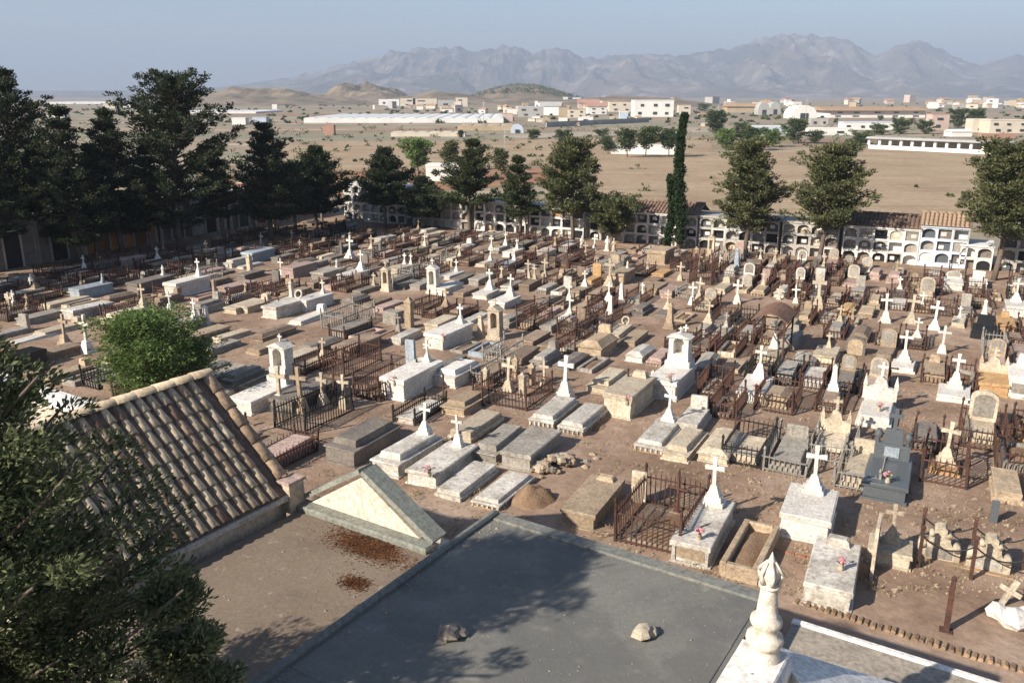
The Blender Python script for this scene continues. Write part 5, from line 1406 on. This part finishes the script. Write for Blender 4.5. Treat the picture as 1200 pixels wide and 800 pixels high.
# ------------------------------------------------------------------ the plainer graves between
TAKEN = set(); REL = []
LOOK = {('e', 'B'): 'brown earth-filled kerbed grave', ('e', 'T'): 'tan kerbed grave with bare earth', ('e', 'G'): 'grey kerbed grave with bare earth', ('e', 'P'): 'pinkish kerbed earth grave',
        ('e', 'C'): 'cream kerbed earth grave', ('e', 'W'): 'white kerbed earth grave'}
CN = {'M': 'mottled white', 'W': 'white', 'C': 'cream', 'G': 'grey', 'T': 'tan', 'B': 'brown', 'P': 'pinkish', 'O': 'ochre', 'D': 'dark', 'U': 'blue-grey'}
SN = {'l': 'low ledger grave', 'p': 'chest tomb', 'h': 'hip-lidded tomb', 'd': 'stepped tomb', 'f': 'panelled tomb', 'b': 'arcaded tomb'}
HN = {'c': 'with cross', 'C': 'with stepped cross', 'a': 'with arched headstone', 's': 'with upright slab', 'k': 'with headblock', 'o': 'with obelisk', 'p': 'with pillar', '-': ''}
def where(u, w_):
    c = sorted(LM, key=lambda q: math.hypot(q[1][0] - u, q[1][1] - w_))
    for nm_, (lu, lw) in c[:40]:
        du, dw = u - lu, w_ - lw; dist = math.hypot(du, dw)
        ang = math.degrees(math.atan2(dw, du)) % 360
        d = ['right of', 'behind and right of', 'behind', 'behind and left of', 'left of', 'before and left of', 'before', 'before and right of'][int((ang + 22.5) // 45) % 8]
        far = 'just ' if dist < 2.4 else ('' if dist < 4.6 else 'well ')
        k = far + d + ' the ' + nm_
        if k not in TAKEN:
            TAKEN.add(k); return k
    k = 0
    while True:
        k += 1; q = ['second', 'third', 'fourth', 'fifth', 'sixth', 'seventh', 'eighth'][k // len(c) % 7] + ' nearest the ' + c[k % len(c)][0]
        if q not in TAKEN: TAKEN.add(q); return q
def clear(u0, u1, w0, w1):
    return not any(u0 < f[1] and u1 > f[0] and w0 < f[3] and w1 > f[2] for f in FOOT)
for bp in [r_[0] for r_ in row] + [(806, 284), (178, 474), (232, 462)]:
    u, w_ = UW(G(*bp)); FOOT.append((u - 0.6, u + 0.6, w_ - 0.6, w_ + 0.6))
PATHS = []       # bare strips: the path along the middle and the walk before the walls
pa, pb_ = UW(G(590, 500)), UW(G(1000, 585))
wp = 0.5 * (pa[1] + pb_[1])
w = W0; nfill = 0; nrail = 0
ROWS = []
w_ = UW(G(700, 640))[1] - 6
rows_w = []
cur_w = wp + 1.35
while cur_w < w_f - 2.6: rows_w.append(cur_w); cur_w += 2.28
rows_w.append(wp - 1.15)
cur_w = wp - 3.55
while cur_w > 9: rows_w.append(cur_w); cur_w -= 2.5
for rw in rows_w:
    u = u_l + 3.2 + rnd.uniform(0, 0.8)
    while u < 33:
        W = rnd.uniform(0.55, 0.73); L = rnd.uniform(1.55, 1.9)
        wj = rw + rnd.uniform(-0.25, 0.25); uj = u
        u += rnd.uniform(0.84, 1.08)
        p = PUW(uj, wj)
        if p.y < 3: continue
        x, y = pix(p)
        if rw == wp - 1.15 and x > 545: continue
        if not (-25 < x < 1235 and y < 800): continue
        x2, y2 = pix(PUW(uj, wj + L))
        if y2 < 283 and x < 400: pass
        # nothing in the chapel, the terrace house or right before them
        uc, wc = p.dot(BC), p.dot(AC)
        if wc < 12.6 and uc < 6.5: continue
        if uc < -9.0 and wc < 13.5 and y > 440: continue
        if 560 < x < 720 and y > 505 and y < 640: continue
        if y > 690: continue
        if not clear(uj - W / 2 - 0.12, uj + W / 2 + 0.12, wj - 0.1, wj + L + 0.1): continue
        if rnd.random() < 0.04: continue
        right = x > 700 + rnd.uniform(-120, 120)
        if right:
            m = rnd.choices('TBGPCMWOD', [19, 21, 16, 12, 11, 8, 2, 3, 5])[0]; st = rnd.choices('elphdb', [26, 28, 20, 9, 10, 3])[0]
            head = rnd.choices(['-', 'c', 'C', 'a', 's', 'k', 'o'], [54, 13, 9, 8, 7, 7, 2])[0]
        else:
            m = rnd.choices('TBGPCMDU', [15, 26, 20, 9, 9, 8, 16, 1])[0]; st = rnd.choices('elphdb', [22, 30, 28, 9, 9, 2])[0]
            head = rnd.choices(['-', 'c', 'C', 's', 'k', 'p'], [72, 9, 4, 4, 8, 3])[0]
        H = {'e': rnd.uniform(0.16, 0.3), 'l': rnd.uniform(0.22, 0.38), 'p': rnd.uniform(0.28, 0.5), 'h': rnd.uniform(0.32, 0.48), 'd': rnd.uniform(0.28, 0.42), 'b': 0.38}[st]
        hh = {'c': rnd.uniform(0.7, 1.2), 'C': rnd.uniform(0.8, 1.3), 'a': rnd.uniform(0.6, 0.85), 's': rnd.uniform(0.5, 0.9), 'k': rnd.uniform(0.25, 0.4), 'o': rnd.uniform(0.8, 1.1), 'p': 0.9, '-': 0}[head]
        wh = where(uj, wj + L / 2)
        look = LOOK.get((st, m)) or (CN[m] + ' kerbed earth grave' if st == 'e' else CN[m] + ' ' + SN[st])
        if HN[head]: look += ' ' + HN[head]
        lab = look + ' ' + wh
        if len(lab.split()) > 16: lab = look.replace('kerbed ', '').replace('with bare earth', '').replace('earth-filled', 'earth').replace('  ', ' ') + ' ' + wh
        if len(lab.split()) > 16: lab = lab.replace('well ', '').replace(' and ', '-')
        for cut in ('mottled ', 'stepped ', 'hip-lidded ', 'arched ', 'just '):
            if len(lab.split()) > 16: lab = lab.replace(cut, '', 1)
        hm = rnd.choices('WCTG', [38, 30, 20, 12])[0] if head in 'cCao' and head != '-' else None
        grave(0, 0, L, W, H, m, st, head, hh, lab, hm=hm, rot=rnd.uniform(-2.5, 2.5), p=p, cat='grave'); nfill += 1
        if rnd.random() < (0.6 if right else 0.42):
            style = rnd.choice([0, 0, 1, 2]); nrail += 1
            mr = rnd.choices(['rust', 'iron', 'irongrey'], [8, 1, 1])[0]; rn_ = {'rust': 'rusty railing', 'iron': 'black railing', 'irongrey': 'grey railing'}[mr]
            t = railing(PUW(uj, wj - 0.06), 1.9, 0.8, rn_ + ' around grave ' + wh, h=rnd.choice([0.5, 0.6, 0.7]), keep=0.85, m=mr, style=style, rot=rnd.uniform(-2, 2))
            FOOT[-1] = (uj - 0.41, uj + 0.41, wj - 0.1, wj + 1.9)
print('fillers', nfill, 'railings', nrail, 'hand landmarks', len(LM))

def flowers(x, y, z, label, seed):
    p = G(x, y, z); rr = random.Random(seed)
    t = thing('flower_bunch', label, 'flowers', p, 0, 'flowers left on tombs')
    b = MB(); b.lathe(0, 0, [(0.05, 0), (0.07, 0.06), (0.045, 0.14), (0.06, 0.17)], 8); b.build('vase', M['C'], t)
    b = MB()
    for k in range(9): b.rock((rr.gauss(0, 0.06), rr.gauss(0, 0.06), 0.24 + rr.uniform(-.04, .05)), 0.035, seed * 20 + k, 0.8)
    b.build('blooms', M['flower'], t)
    b = MB()
    for k in range(12): b.tube((0, 0, 0.14), (rr.gauss(0, 0.08), rr.gauss(0, 0.08), 0.26), 0.008, 0.004, 4)
    b.build('stems', M['leafflower'], t)
for k, (x, y, z, lab) in enumerate([(462, 452, 0.82, 'faded flowers on the big white stepped tomb'), (819, 632, 0.6, 'faded flowers on the front-row panelled cross tomb'), (985, 668, 0.56, 'faded flowers on the foreground grey-lidded tomb'), (1040, 566, 0.5, 'faded flowers on the dark granite cross tomb'), (503, 558, 0.48, 'faded flowers on the right front white cross tomb'), (1030, 482, 0.43, 'faded flowers on the white gabled marble tomb'), (785, 447, 0.77, 'faded flowers on the white temple tomb'), (735, 475, 0.86, 'faded flowers on the tall cream box tomb'), (886, 460, 0.43, 'faded flowers on the grey-ledger cross tomb'), (520, 400, 0.73, 'faded flowers on the long white stepped tomb')]):
    flowers(x, y, z, lab, 40 + k)
# loose stones and dry weeds over the ground
def scatter():
    rr = random.Random(5); b = MB()
    C = []; D = []
    for i in range(15000):
        x = rr.uniform(0, 1200); y = 262 + 440 * rr.random() ** 0.8
        p = G(x, y); uc, wc = p.dot(BC), p.dot(AC); u, w__ = UW(p)
        if (wc < 10.6) or u < u_l or w__ > w_f - 0.3 or (uc < -9 and wc < 14): continue
        inside = any(f[0] < u < f[1] and f[2] < w__ < f[3] for f in FOOT)
        if inside: continue
        z = dirt_z(p)
        if rr.random() < 0.72:
            r_ = rr.uniform(0.015, 0.06) * (2.4 if rr.random() < 0.07 else 1)
            o = [Vector((rr.uniform(-1, 1), rr.uniform(-1, 1), rr.uniform(-0.6, 0.8))) * r_ for _ in range(3)]
            v = [p + Vector((r_, 0, z)), p + Vector((-r_ * 0.5, r_ * 0.8, z)), p + Vector((-r_ * 0.6, -r_ * 0.7, z)), p + Vector((rr.uniform(-.4, .4) * r_, rr.uniform(-.4, .4) * r_, z + r_ * rr.uniform(0.5, 1.0))), p + Vector((0, 0, z - r_))]
            b.add(v, [(0, 1, 3), (1, 2, 3), (2, 0, 3), (1, 0, 4), (2, 1, 4), (0, 2, 4)])
        elif rr.random() < 0.3:
            for k in range(8):
                C.append((p.x + rr.gauss(0, 0.09), p.y + rr.gauss(0, 0.09), z + 0.07)); D.append((rr.gauss(0, 0.5), rr.gauss(0, 0.5), 1.0))
    struct(b.build('loose_stones', M['T']), 'stuff')
    struct(link('dry_weeds', leaf_mesh('dry_weeds', C, D, 0.13, 0.02, M['weed'], 3)), 'stuff')
scatter()

# ------------------------------------------------------------------ the plain and the town beyond
M['housewhite'] = plain('house_white', (0.64, 0.62, 0.58), 0.9, 0, 0.08, 0.3)
M['housecream'] = plain('house_cream', (0.52, 0.46, 0.37), 0.9, 0, 0.1, 0.3)
M['housepink'] = plain('house_pink', (0.46, 0.36, 0.31), 0.9, 0, 0.1, 0.3)
M['housegrey'] = plain('house_grey', (0.34, 0.33, 0.31), 0.9, 0, 0.1, 0.3)
M['houseblue'] = plain('house_blue', (0.42, 0.48, 0.56), 0.9, 0, 0.1, 0.3)
M['houseochre'] = plain('house_ochre', (0.38, 0.30, 0.20), 0.9, 0, 0.12, 0.3)
M['redroof'] = plain('far_red_roof', (0.34, 0.20, 0.15), 0.9, 0, 0.15, 0.3)
M['tanroof'] = plain('far_tan_roof', (0.34, 0.23, 0.14), 0.9, 0, 0.15, 0.3)
M['glass'] = plain('dark_window', (0.04, 0.045, 0.05), 0.3)
M['foil'] = plain('greenhouse_plastic', (0.62, 0.62, 0.60), 0.55, 0, 0.1, 0.2)
def house(x, yb, wp_, hp, wall, roof, label, deep=0.7, wins=0, rz=0, kind='flat', name='house', cat='house', group='houses on the plain beyond the cemetery'):
    p = G(x, yb); dep = p.y * CP + CAMH * SP
    W, H = wp_ / 1000 * dep, hp / 1000 * dep; Dp = W * deep
    t = thing(name, label, cat, Vector((p.x, p.y, 0)), R(rz), group)
    hw = H if kind in ('flat', 'vault') else H * 0.66
    if kind == 'vault':
        n = 12
        b = MB(); b.prism([(-W / 2, -0.3), (W / 2, -0.3)] + [(W / 2 * math.cos(math.pi * k / n), H * 0.25 + H * 0.75 * math.sin(math.pi * k / n)) for k in range(n + 1)], 0, Dp); b.build('shell', M[wall], t)
        b = MB(); b.box(0, -0.15, 0, W * 0.3, 0.3, H * 0.4); b.build('door', M['glass'], t)
        return t
    b = MB(); b.box(0, Dp / 2, -0.3, W, Dp, hw + 0.3); b.build('wall', M[wall], t)
    if kind == 'gable':
        b = MB(); e = W * 0.04
        b.add([(-W / 2 - e, -e, hw + 0.01), (W / 2 + e, -e, hw + 0.01), (W / 2 + e, Dp + e, hw + 0.01), (-W / 2 - e, Dp + e, hw + 0.01), (-W / 2 - e, Dp / 2, H), (W / 2 + e, Dp / 2, H)], [(0, 1, 5, 4), (2, 3, 4, 5), (0, 4, 3), (1, 2, 5), (3, 2, 1, 0)])
        b.build('roof', M[roof], t)
    else:
        b = MB(); b.box(0, Dp / 2, hw + 0.01, W * 1.02, Dp * 1.02, max(0.25, H * 0.05)); b.build('roof', M[roof], t)
    rows_ = 1 if hp < 9 else 2
    wins = int(wins * 0.7)
    for r_ in range(rows_):
        for k in range(wins):
            b = MB(); ww = W / wins * rnd.uniform(0.22, 0.34); wh = hw / rows_ * rnd.uniform(0.26, 0.36)
            b.box(-W / 2 + W * (k + 0.5 + rnd.uniform(-.15, .15)) / wins, -0.06, hw * (r_ + 0.3) / rows_, ww, 0.3, wh); b.build('window', M['glass'], t)
    return t
H_ = house
H_(766, 137, 46, 18, 'housewhite', 'housewhite', 'large white two-storey house right of the town', 0.6, 5)
H_(802, 134, 14, 10, 'housecream', 'tanroof', 'cream house right beside the large white house', 0.8, 2)
H_(727, 131, 26, 11, 'housecream', 'tanroof', 'cream flat house left of the large white house', 0.7, 3)
H_(731, 139, 10, 7, 'houseblue', 'housewhite', 'small pale blue house before the cream flat house', 0.8, 1)
H_(700, 134, 22, 13, 'housewhite', 'redroof', 'white house with red roof in the town centre', 0.7, 3, 4, 'gable')
H_(690, 129, 24, 12, 'housepink', 'redroof', 'pink house with red roof at the back of the town', 0.7, 3, 0, 'gable')
H_(715, 128, 16, 9, 'housewhite', 'redroof', 'small white red-roofed house behind the town centre', 0.8, 2, 0, 'gable')
H_(676, 138, 20, 9, 'housecream', 'tanroof', 'cream low house left of the white red-roofed house', 0.7, 3)
H_(661, 137, 12, 10, 'houseochre', 'tanroof', 'ochre house beside the white barn', 0.9, 1)
H_(645, 135, 24, 15, 'housewhite', 'housegrey', 'bright white barn left of the town', 0.8, 0, -8, 'gable')
H_(622, 137, 30, 11, 'housegrey', 'houseblue', 'blue-grey shed left of the bright white barn', 0.6, 3)
H_(600, 134, 12, 6, 'housewhite', 'tanroof', 'small white hut left of the blue-grey shed', 0.8, 1)
H_(595, 142, 12, 8, 'housepink', 'tanroof', 'small pinkish hut at the right end of the greenhouse', 0.8, 1)
H_(660, 144, 10, 6, 'housewhite', 'tanroof', 'tiny white shed in the low front of the town', 0.8, 1)
H_(640, 145, 9, 8, 'houseochre', 'tanroof', 'round-topped brown shed before the white barn', 0.8, 0, 0, 'vault')
H_(687, 143, 16, 5, 'housewhite', 'housewhite', 'long white wall house before the town', 0.4, 2)
H_(558, 121, 16, 9, 'housewhite', 'redroof', 'white house on the slope left of the wooded hill', 0.7, 2)
H_(541, 125, 14, 10, 'housecream', 'tanroof', 'cream block above the right part of the greenhouse', 0.8, 2)
H_(523, 126, 20, 8, 'housegrey', 'housegrey', 'grey shed above the greenhouse', 0.5, 2)
H_(498, 125, 28, 9, 'housecream', 'tanroof', 'wide ochre-cream warehouse above the greenhouse', 0.6, 2)
H_(478, 125, 18, 9, 'housecream', 'housecream', 'cream house left of the wide warehouse', 0.7, 2)
H_(456, 124, 24, 7, 'housewhite', 'housewhite', 'long white farmhouse left above the greenhouse', 0.5, 4)
H_(322, 128, 6, 5, 'housewhite', 'housewhite', 'tiny white hut alone on the left plain', 0.8, 0)
H_(385, 158, 13, 10, 'redroof', 'redroof', 'small red hut alone in the dry field', 0.8, 0)
H_(280, 146, 16, 7, 'housewhite', 'foil', 'white shed just right of the big round-headed pine', 0.8, 0)
H_(304, 143, 16, 5, 'houseblue', 'housegrey', 'blue-grey shed right of the white shed on the left plain', 0.8, 0)
H_(150, 126, 13, 4, 'housewhite', 'housewhite', 'tiny white building on the far left horizon', 0.8, 0)
H_(128, 127, 14, 5, 'housecream', 'tanroof', 'tiny cream building on the far left horizon', 0.8, 0)
H_(66, 140, 22, 5, 'housewhite', 'tanroof', 'low white building behind the left conifers', 0.5, 2)
H_(606, 156, 15, 10, 'houseblue', 'houseblue', 'blue-grey vaulted shed at the end of the tan shed', 0.8, 0, 0, 'vault')
H_(531, 212, 64, 16, 'housewhite', 'housewhite', 'small white building beyond the niche wall between conifers', 0.5, 2, -3)
for k in range(92):
    x = rnd.choice([rnd.uniform(590, 800), rnd.uniform(590, 800), rnd.uniform(1090, 1230), rnd.uniform(830, 1080), rnd.uniform(440, 600)])
    yb = rnd.uniform(119, 133) if x < 820 else rnd.uniform(120, 128)
    H_(x, yb, rnd.uniform(5, 13), rnd.uniform(4, 8), rnd.choice(['housewhite', 'housewhite', 'housecream', 'housepink', 'housegrey', 'houseochre']), rnd.choice(['redroof', 'tanroof', 'housewhite', 'tanroof']), 'tiny pale house packed among others in the distant town', rnd.uniform(0.6, 1.1), rnd.choice([0, 1, 2]), rnd.uniform(-35, 35), rnd.choice(['flat', 'gable']), group='tiny houses of the distant town')
for k in range(16):
    x = rnd.uniform(590, 830); yb = rnd.uniform(136, 148)
    H_(x, yb, rnd.uniform(4, 10), rnd.uniform(3, 5), rnd.choice(['housewhite', 'housecream', 'housegrey', 'houseochre']), rnd.choice(['tanroof', 'housegrey']), 'tiny shed scattered along the front of the distant town', rnd.uniform(0.6, 1.1), 0, rnd.uniform(-35, 35), 'gable', group='tiny sheds before the distant town')
def greenhouse(x0, x1, yb, hp, spans, depth, label, m='foil'):
    p0, p1 = G(x0, yb), G(x1, yb); dep = p0.y * CP + CAMH * SP; H = hp / 1000 * dep; W = (p1 - p0).length
    t = thing('greenhouse', label, 'greenhouse', p0, math.atan2(p1.y - p0.y, p1.x - p0.x), 'greenhouses on the plain')
    b = MB(); b.box(W / 2, depth / 2, -0.2, W, depth, H * 0.6 + 0.2); b.build('wall', M[m], t)
    s = W / spans
    for k in range(spans):
        b = MB(); n = 5
        b.prism([(k * s + s / 2 - s / 2 * math.cos(math.pi * q / n), H * 0.605 + H * 0.16 * math.sin(math.pi * q / n)) for q in range(n + 1)][::-1], 0, depth); b.build('roof_bay', M[m], t)
    return t
greenhouse(356, 590, 144, 8, 16, 70, 'huge white plastic greenhouse across the plain')
greenhouse(458, 545, 160, 7, 6, 6, 'long cream shed in front of the white greenhouse', 'housecream')
greenhouse(536, 604, 153, 7, 4, 22, 'long tan-roofed shed right of the cream shed', 'houseochre')
greenhouse(40, 130, 122, 3, 8, 120, 'pale greenhouse on the far left horizon')
greenhouse(160, 300, 133, 3, 9, 60, 'low pale greenhouse on the left plain')
H_(908, 134, 13, 14, 'housegrey', 'housegrey', 'right one of the two dark round-topped silos', 1.2, 0, 0, 'vault')
H_(895, 135, 14, 15, 'housegrey', 'housegrey', 'left one of the two dark round-topped silos', 1.2, 0, 0, 'vault')
H_(870, 132, 36, 10, 'houseochre', 'tanroof', 'long ochre warehouse left of the round-topped silos', 0.6, 0, 0, 'gable')
H_(942, 139, 30, 15, 'housewhite', 'housewhite', 'white vaulted warehouse right of the silos', 1.0, 0, 0, 'vault')
H_(965, 134, 22, 8, 'housewhite', 'housewhite', 'smaller white vaulted roof right of the warehouse', 0.8, 0, 0, 'gable')
H_(1028, 138, 112, 12, 'housewhite', 'tanroof', 'very long warehouse with tan roof on the right', 0.6, 8, 0, 'gable')
H_(960, 147, 20, 7, 'housegrey', 'housegrey', 'grey office block before the long warehouse', 0.5, 3)
H_(1022, 152, 66, 8, 'housewhite', 'houseblue', 'white shed with blue band before the long warehouse', 0.3, 8)
H_(905, 156, 44, 7, 'houseblue', 'foil', 'pale blue-grey shed behind the green bushes', 0.4, 0)
H_(973, 158, 52, 7, 'housewhite', 'housewhite', 'white low wall building behind the stubble field', 0.2, 3)
H_(1101, 152, 20, 17, 'housepink', 'redroof', 'red and white villa right of the long warehouse', 0.8, 2)
H_(1150, 155, 22, 14, 'housecream', 'housecream', 'cream villa left of the large cream building', 0.8, 2)
H_(1182, 156, 46, 14, 'housecream', 'housecream', 'large cream building at the right edge', 0.6, 5)
H_(1127, 160, 24, 8, 'housewhite', 'housewhite', 'white gabled shed before the dark far trees', 0.8, 0, 0, 'gable')
H_(1170, 163, 40, 5, 'redroof', 'redroof', 'long red parked-trailer-like shed at the right', 0.2, 0)
def arcade():
    p0, p1 = G(1018, 174), G(1182, 182); W = (p1 - p0).length
    t = thing('arcaded_farm_building', 'long white arcaded building at the far side of the field', 'building', p0, math.atan2(p1.y - p0.y, p1.x - p0.x))
    H = 1.9; n = 12; s = W / n
    b = MB(); b.box(W / 2, 3.2, -0.2, W, 0.3, H + 0.2); b.box(W / 2, 0, -0.2, W, 0.4, 0.9); b.build('wall', M['housewhite'], t)
    for k in range(n + 1):
        b = MB(); b.box(k * s, 0, 0.702, 0.5, 0.4, H - 0.7); b.build('pillar', M['housewhite'], t)
    b = MB(); b.box(W / 2, 1.5, H + 0.002, W + 1, 4.6, 0.35, ty=0.7); b.build('roof', M['housegrey'], t)
arcade()
def farwall(x0, y0, x1, y1, h, m, label):
    p0, p1 = G(x0, y0), G(x1, y1); W = (p1 - p0).length
    t = tag(MB().box(W / 2, 0, -0.2, W, 0.35, h + 0.2).box(W / 2, 0, h + 0.002, W, 0.5, 0.12).build('boundary_wall', M[m], None, p0, math.atan2(p1.y - p0.y, p1.x - p0.x)), label, 'wall', 'far walls')
farwall(716, 180, 798, 181, 1.6, 'housewhite', 'white wall behind the row of far round trees')
farwall(640, 149, 760, 143, 1.5, 'housegrey', 'grey wall along the foot of the town')
def mast(x, yb, yt, label, lattice=True):
    p = G(x, yb); h = ztop(p, yt); b = MB(); r_ = h * 0.012
    if lattice:
        for k in range(3):
            a_ = k * 2.094; b.tube((math.cos(a_) * r_ * 3, math.sin(a_) * r_ * 3, -0.2), (math.cos(a_) * r_ * 0.7, math.sin(a_) * r_ * 0.7, h), r_ * 0.5, r_ * 0.4, 4)
        for j in range(12):
            for k in range(3):
                f0, f1 = j / 12, (j + 1) / 12; a0, a1 = k * 2.094, (k + 1) * 2.094; R0, R1 = r_ * (3 - 2.3 * f0), r_ * (3 - 2.3 * f1)
                b.tube((math.cos(a0) * R0, math.sin(a0) * R0, h * f0), (math.cos(a1) * R1, math.sin(a1) * R1, h * f1), r_ * 0.3, None, 4)
    else:
        b.tube((0, 0, -0.2), (0, 0, h), max(0.07, r_ * 0.7), max(0.05, r_ * 0.5), 6); b.box(0, 0, h * 0.93, h * 0.12, 0.08, 0.1); b.box(0, 0, h * 0.88, h * 0.08, 0.08, 0.08)
    tag(b.build('radio_mast' if lattice else 'utility_pole', M['housegrey'], None, p), label, 'mast' if lattice else 'pole')
mast(168, 135, 94, 'thin lattice mast on the left horizon')
mast(567, 164, 118, 'thin utility pole above the tan-roofed shed', False)
mast(592, 190, 150, 'thin pole right of the pointed conifer', False)
mast(840, 160, 122, 'thin pole behind the far bushes right of the cypress', False)
mast(943, 150, 116, 'thin pole before the white vaulted warehouse', False)
# far trees
def ftree(x, yb, yt, wpx, label, m='farleaf', cb=0.12, seed=0, name='far_tree', cat='tree'):
    p = G(x, yb); H = max(1.0, ztop(p, yt)); dep = p.y * CP
    tree(name, label, p, H, wpx / 2000 * dep, 'round', M[m], 300 + seed, cb, 0.55, 0.09 * H ** 0.8 + 0.2, 'trees on the plain', cat, sprays=24)
ft = [(490, 207, 166, 40, 'rounded bright green tree beyond the niche wall', 'green', 0.3), (528, 200, 168, 24, 'pale ragged tree right of the rounded green tree', 'olive', 0.3), (587, 205, 176, 22, 'small yellowish tree between the conifers beyond the wall', 'olive', 0.2),
      (712, 180, 163, 24, 'leftmost of the far round trees by the white wall', 'farleaf', 0.2), (735, 184, 155, 34, 'second far round tree from the left by the white wall', 'farleaf', 0.3), (757, 184, 153, 34, 'tallest far round tree before the white wall', 'farleaf', 0.35), (783, 184, 155, 30, 'rightmost far round tree by the white wall', 'farleaf', 0.35),
      (838, 160, 133, 34, 'tall far tree just right of the cypress tip', 'farleaf', 0.15), (868, 162, 147, 28, 'dark far bush right of the tall far tree', 'farleaf', 0.1), (850, 176, 154, 34, 'green far bush behind the cypress', 'green', 0.08), (880, 176, 152, 40, 'broad green far bush above the ragged pine', 'farleaf', 0.08), (905, 172, 155, 34, 'green far bush in the middle of the bush row', 'green', 0.08),
      (930, 168, 142, 34, 'large dark far tree at the right of the bush row', 'farleaf', 0.1), (955, 168, 156, 24, 'small bush ending the bush row', 'farleaf', 0.1), (1055, 157, 145, 36, 'dark green far tree before the long warehouse', 'farleaf', 0.05), (1085, 157, 145, 30, 'dark green far tree left of the red villa', 'farleaf', 0.05), (1030, 158, 148, 22, 'small far tree left of the dark green pair', 'farleaf', 0.05),
      (1122, 150, 131, 30, 'grey-green far tree right of the red villa', 'farleaf', 0.05), (1143, 150, 131, 30, 'grey-green far tree behind the cream villa', 'farleaf', 0.05), (1008, 170, 160, 40, 'low hedge bush left of the arcaded building', 'farleaf', 0.05), (660, 166, 157, 30, 'low far bush left of the far round trees', 'farleaf', 0.05), (625, 163, 156, 22, 'low far bush right of the vaulted shed', 'farleaf', 0.05),
      (825, 131, 124, 20, 'small far tree right of the cream house', 'farleaf', 0.05), (705, 160, 155, 24, 'low far bush above the far round trees', 'farleaf', 0.05), (540, 161, 154, 10, 'small bush at the right end of the cream shed', 'farleaf', 0.05)]
for i, (x, yb, yt, wpx, lab, m, cb) in enumerate(ft): ftree(x, yb, yt, wpx, lab, m, cb, i)
# scrub over the plain and the wood on the hill: nobody could count it
def scrub():
    rr = random.Random(11); C = []; D = []; rg = np.random.default_rng(4)
    for i in range(1500):
        y = 122 + 110 * rr.random() ** 1.6; x = rr.uniform(-60, 1260)
        p = G(x, y)
        if 690 < x and 176 < y < 245 and rr.random() < 0.9: continue
        s = min(1.2, 0.25 + 0.0035 * p.y) * rr.uniform(0.25, 1.1)
        n = 18; o = rg.normal(0, 0.45, (n, 3)) * s * np.array([1.3, 1, 0.7])
        C.append(np.array((p.x, p.y, s * 0.35)) + o); D.append(o + np.array([0, 0, 0.3]))
    for i in range(420):
        px_, d = 612 + rr.gauss(0, 38), 1150 + rr.uniform(-60, 20)
        a_ = ((px_ - 612) / 1000 * d) / 115; q = max(0, 1 - math.hypot(a_, (d - 1150) / 150))
        n = 12; o = rg.normal(0, 1.3, (n, 3))
        C.append(np.array(((px_ - 600) / 1000 * d, d, 20 * q * q * (3 - 2 * q) * 1.1 + 0.8)) + o); D.append(o)
    C, D = np.concatenate(C), np.concatenate(D)
    s = np.clip(0.12 + 0.0022 * C[:, 1], 0.2, 2.6)
    near = C[:, 1] < 330
    for sel, l in ((near, 0.55), (~near, 1.9)):
        struct(link('scrub', leaf_mesh('scrub', C[sel], D[sel], l, l * 0.5, M['farleaf'], 5)), 'stuff')
scrub()
# ------------------------------------------------------------------ the hazy air
hz = MB(); hz.box(0, 0, -1.6, 25000, 25000, 560)
m = bpy.data.materials.new('haze_air'); m.use_nodes = True
n = m.node_tree; n.nodes.clear()
pv = n.nodes.new('ShaderNodeVolumePrincipled'); om = n.nodes.new('ShaderNodeOutputMaterial')
pv.inputs['Color'].default_value = (0.385, 0.465, 0.60, 1)
pv.inputs['Density'].default_value = 0.00026
pv.inputs['Anisotropy'].default_value = 0.0
n.links.new(pv.outputs[0], om.inputs['Volume'])
struct(hz.build('haze', m), 'stuff')
for k, v in LABELS.items():
    if len(v) > 1: print('DUP', len(v), k)
    if not 4 <= len(k.split()) <= 16: print('LEN', len(k.split()), k)
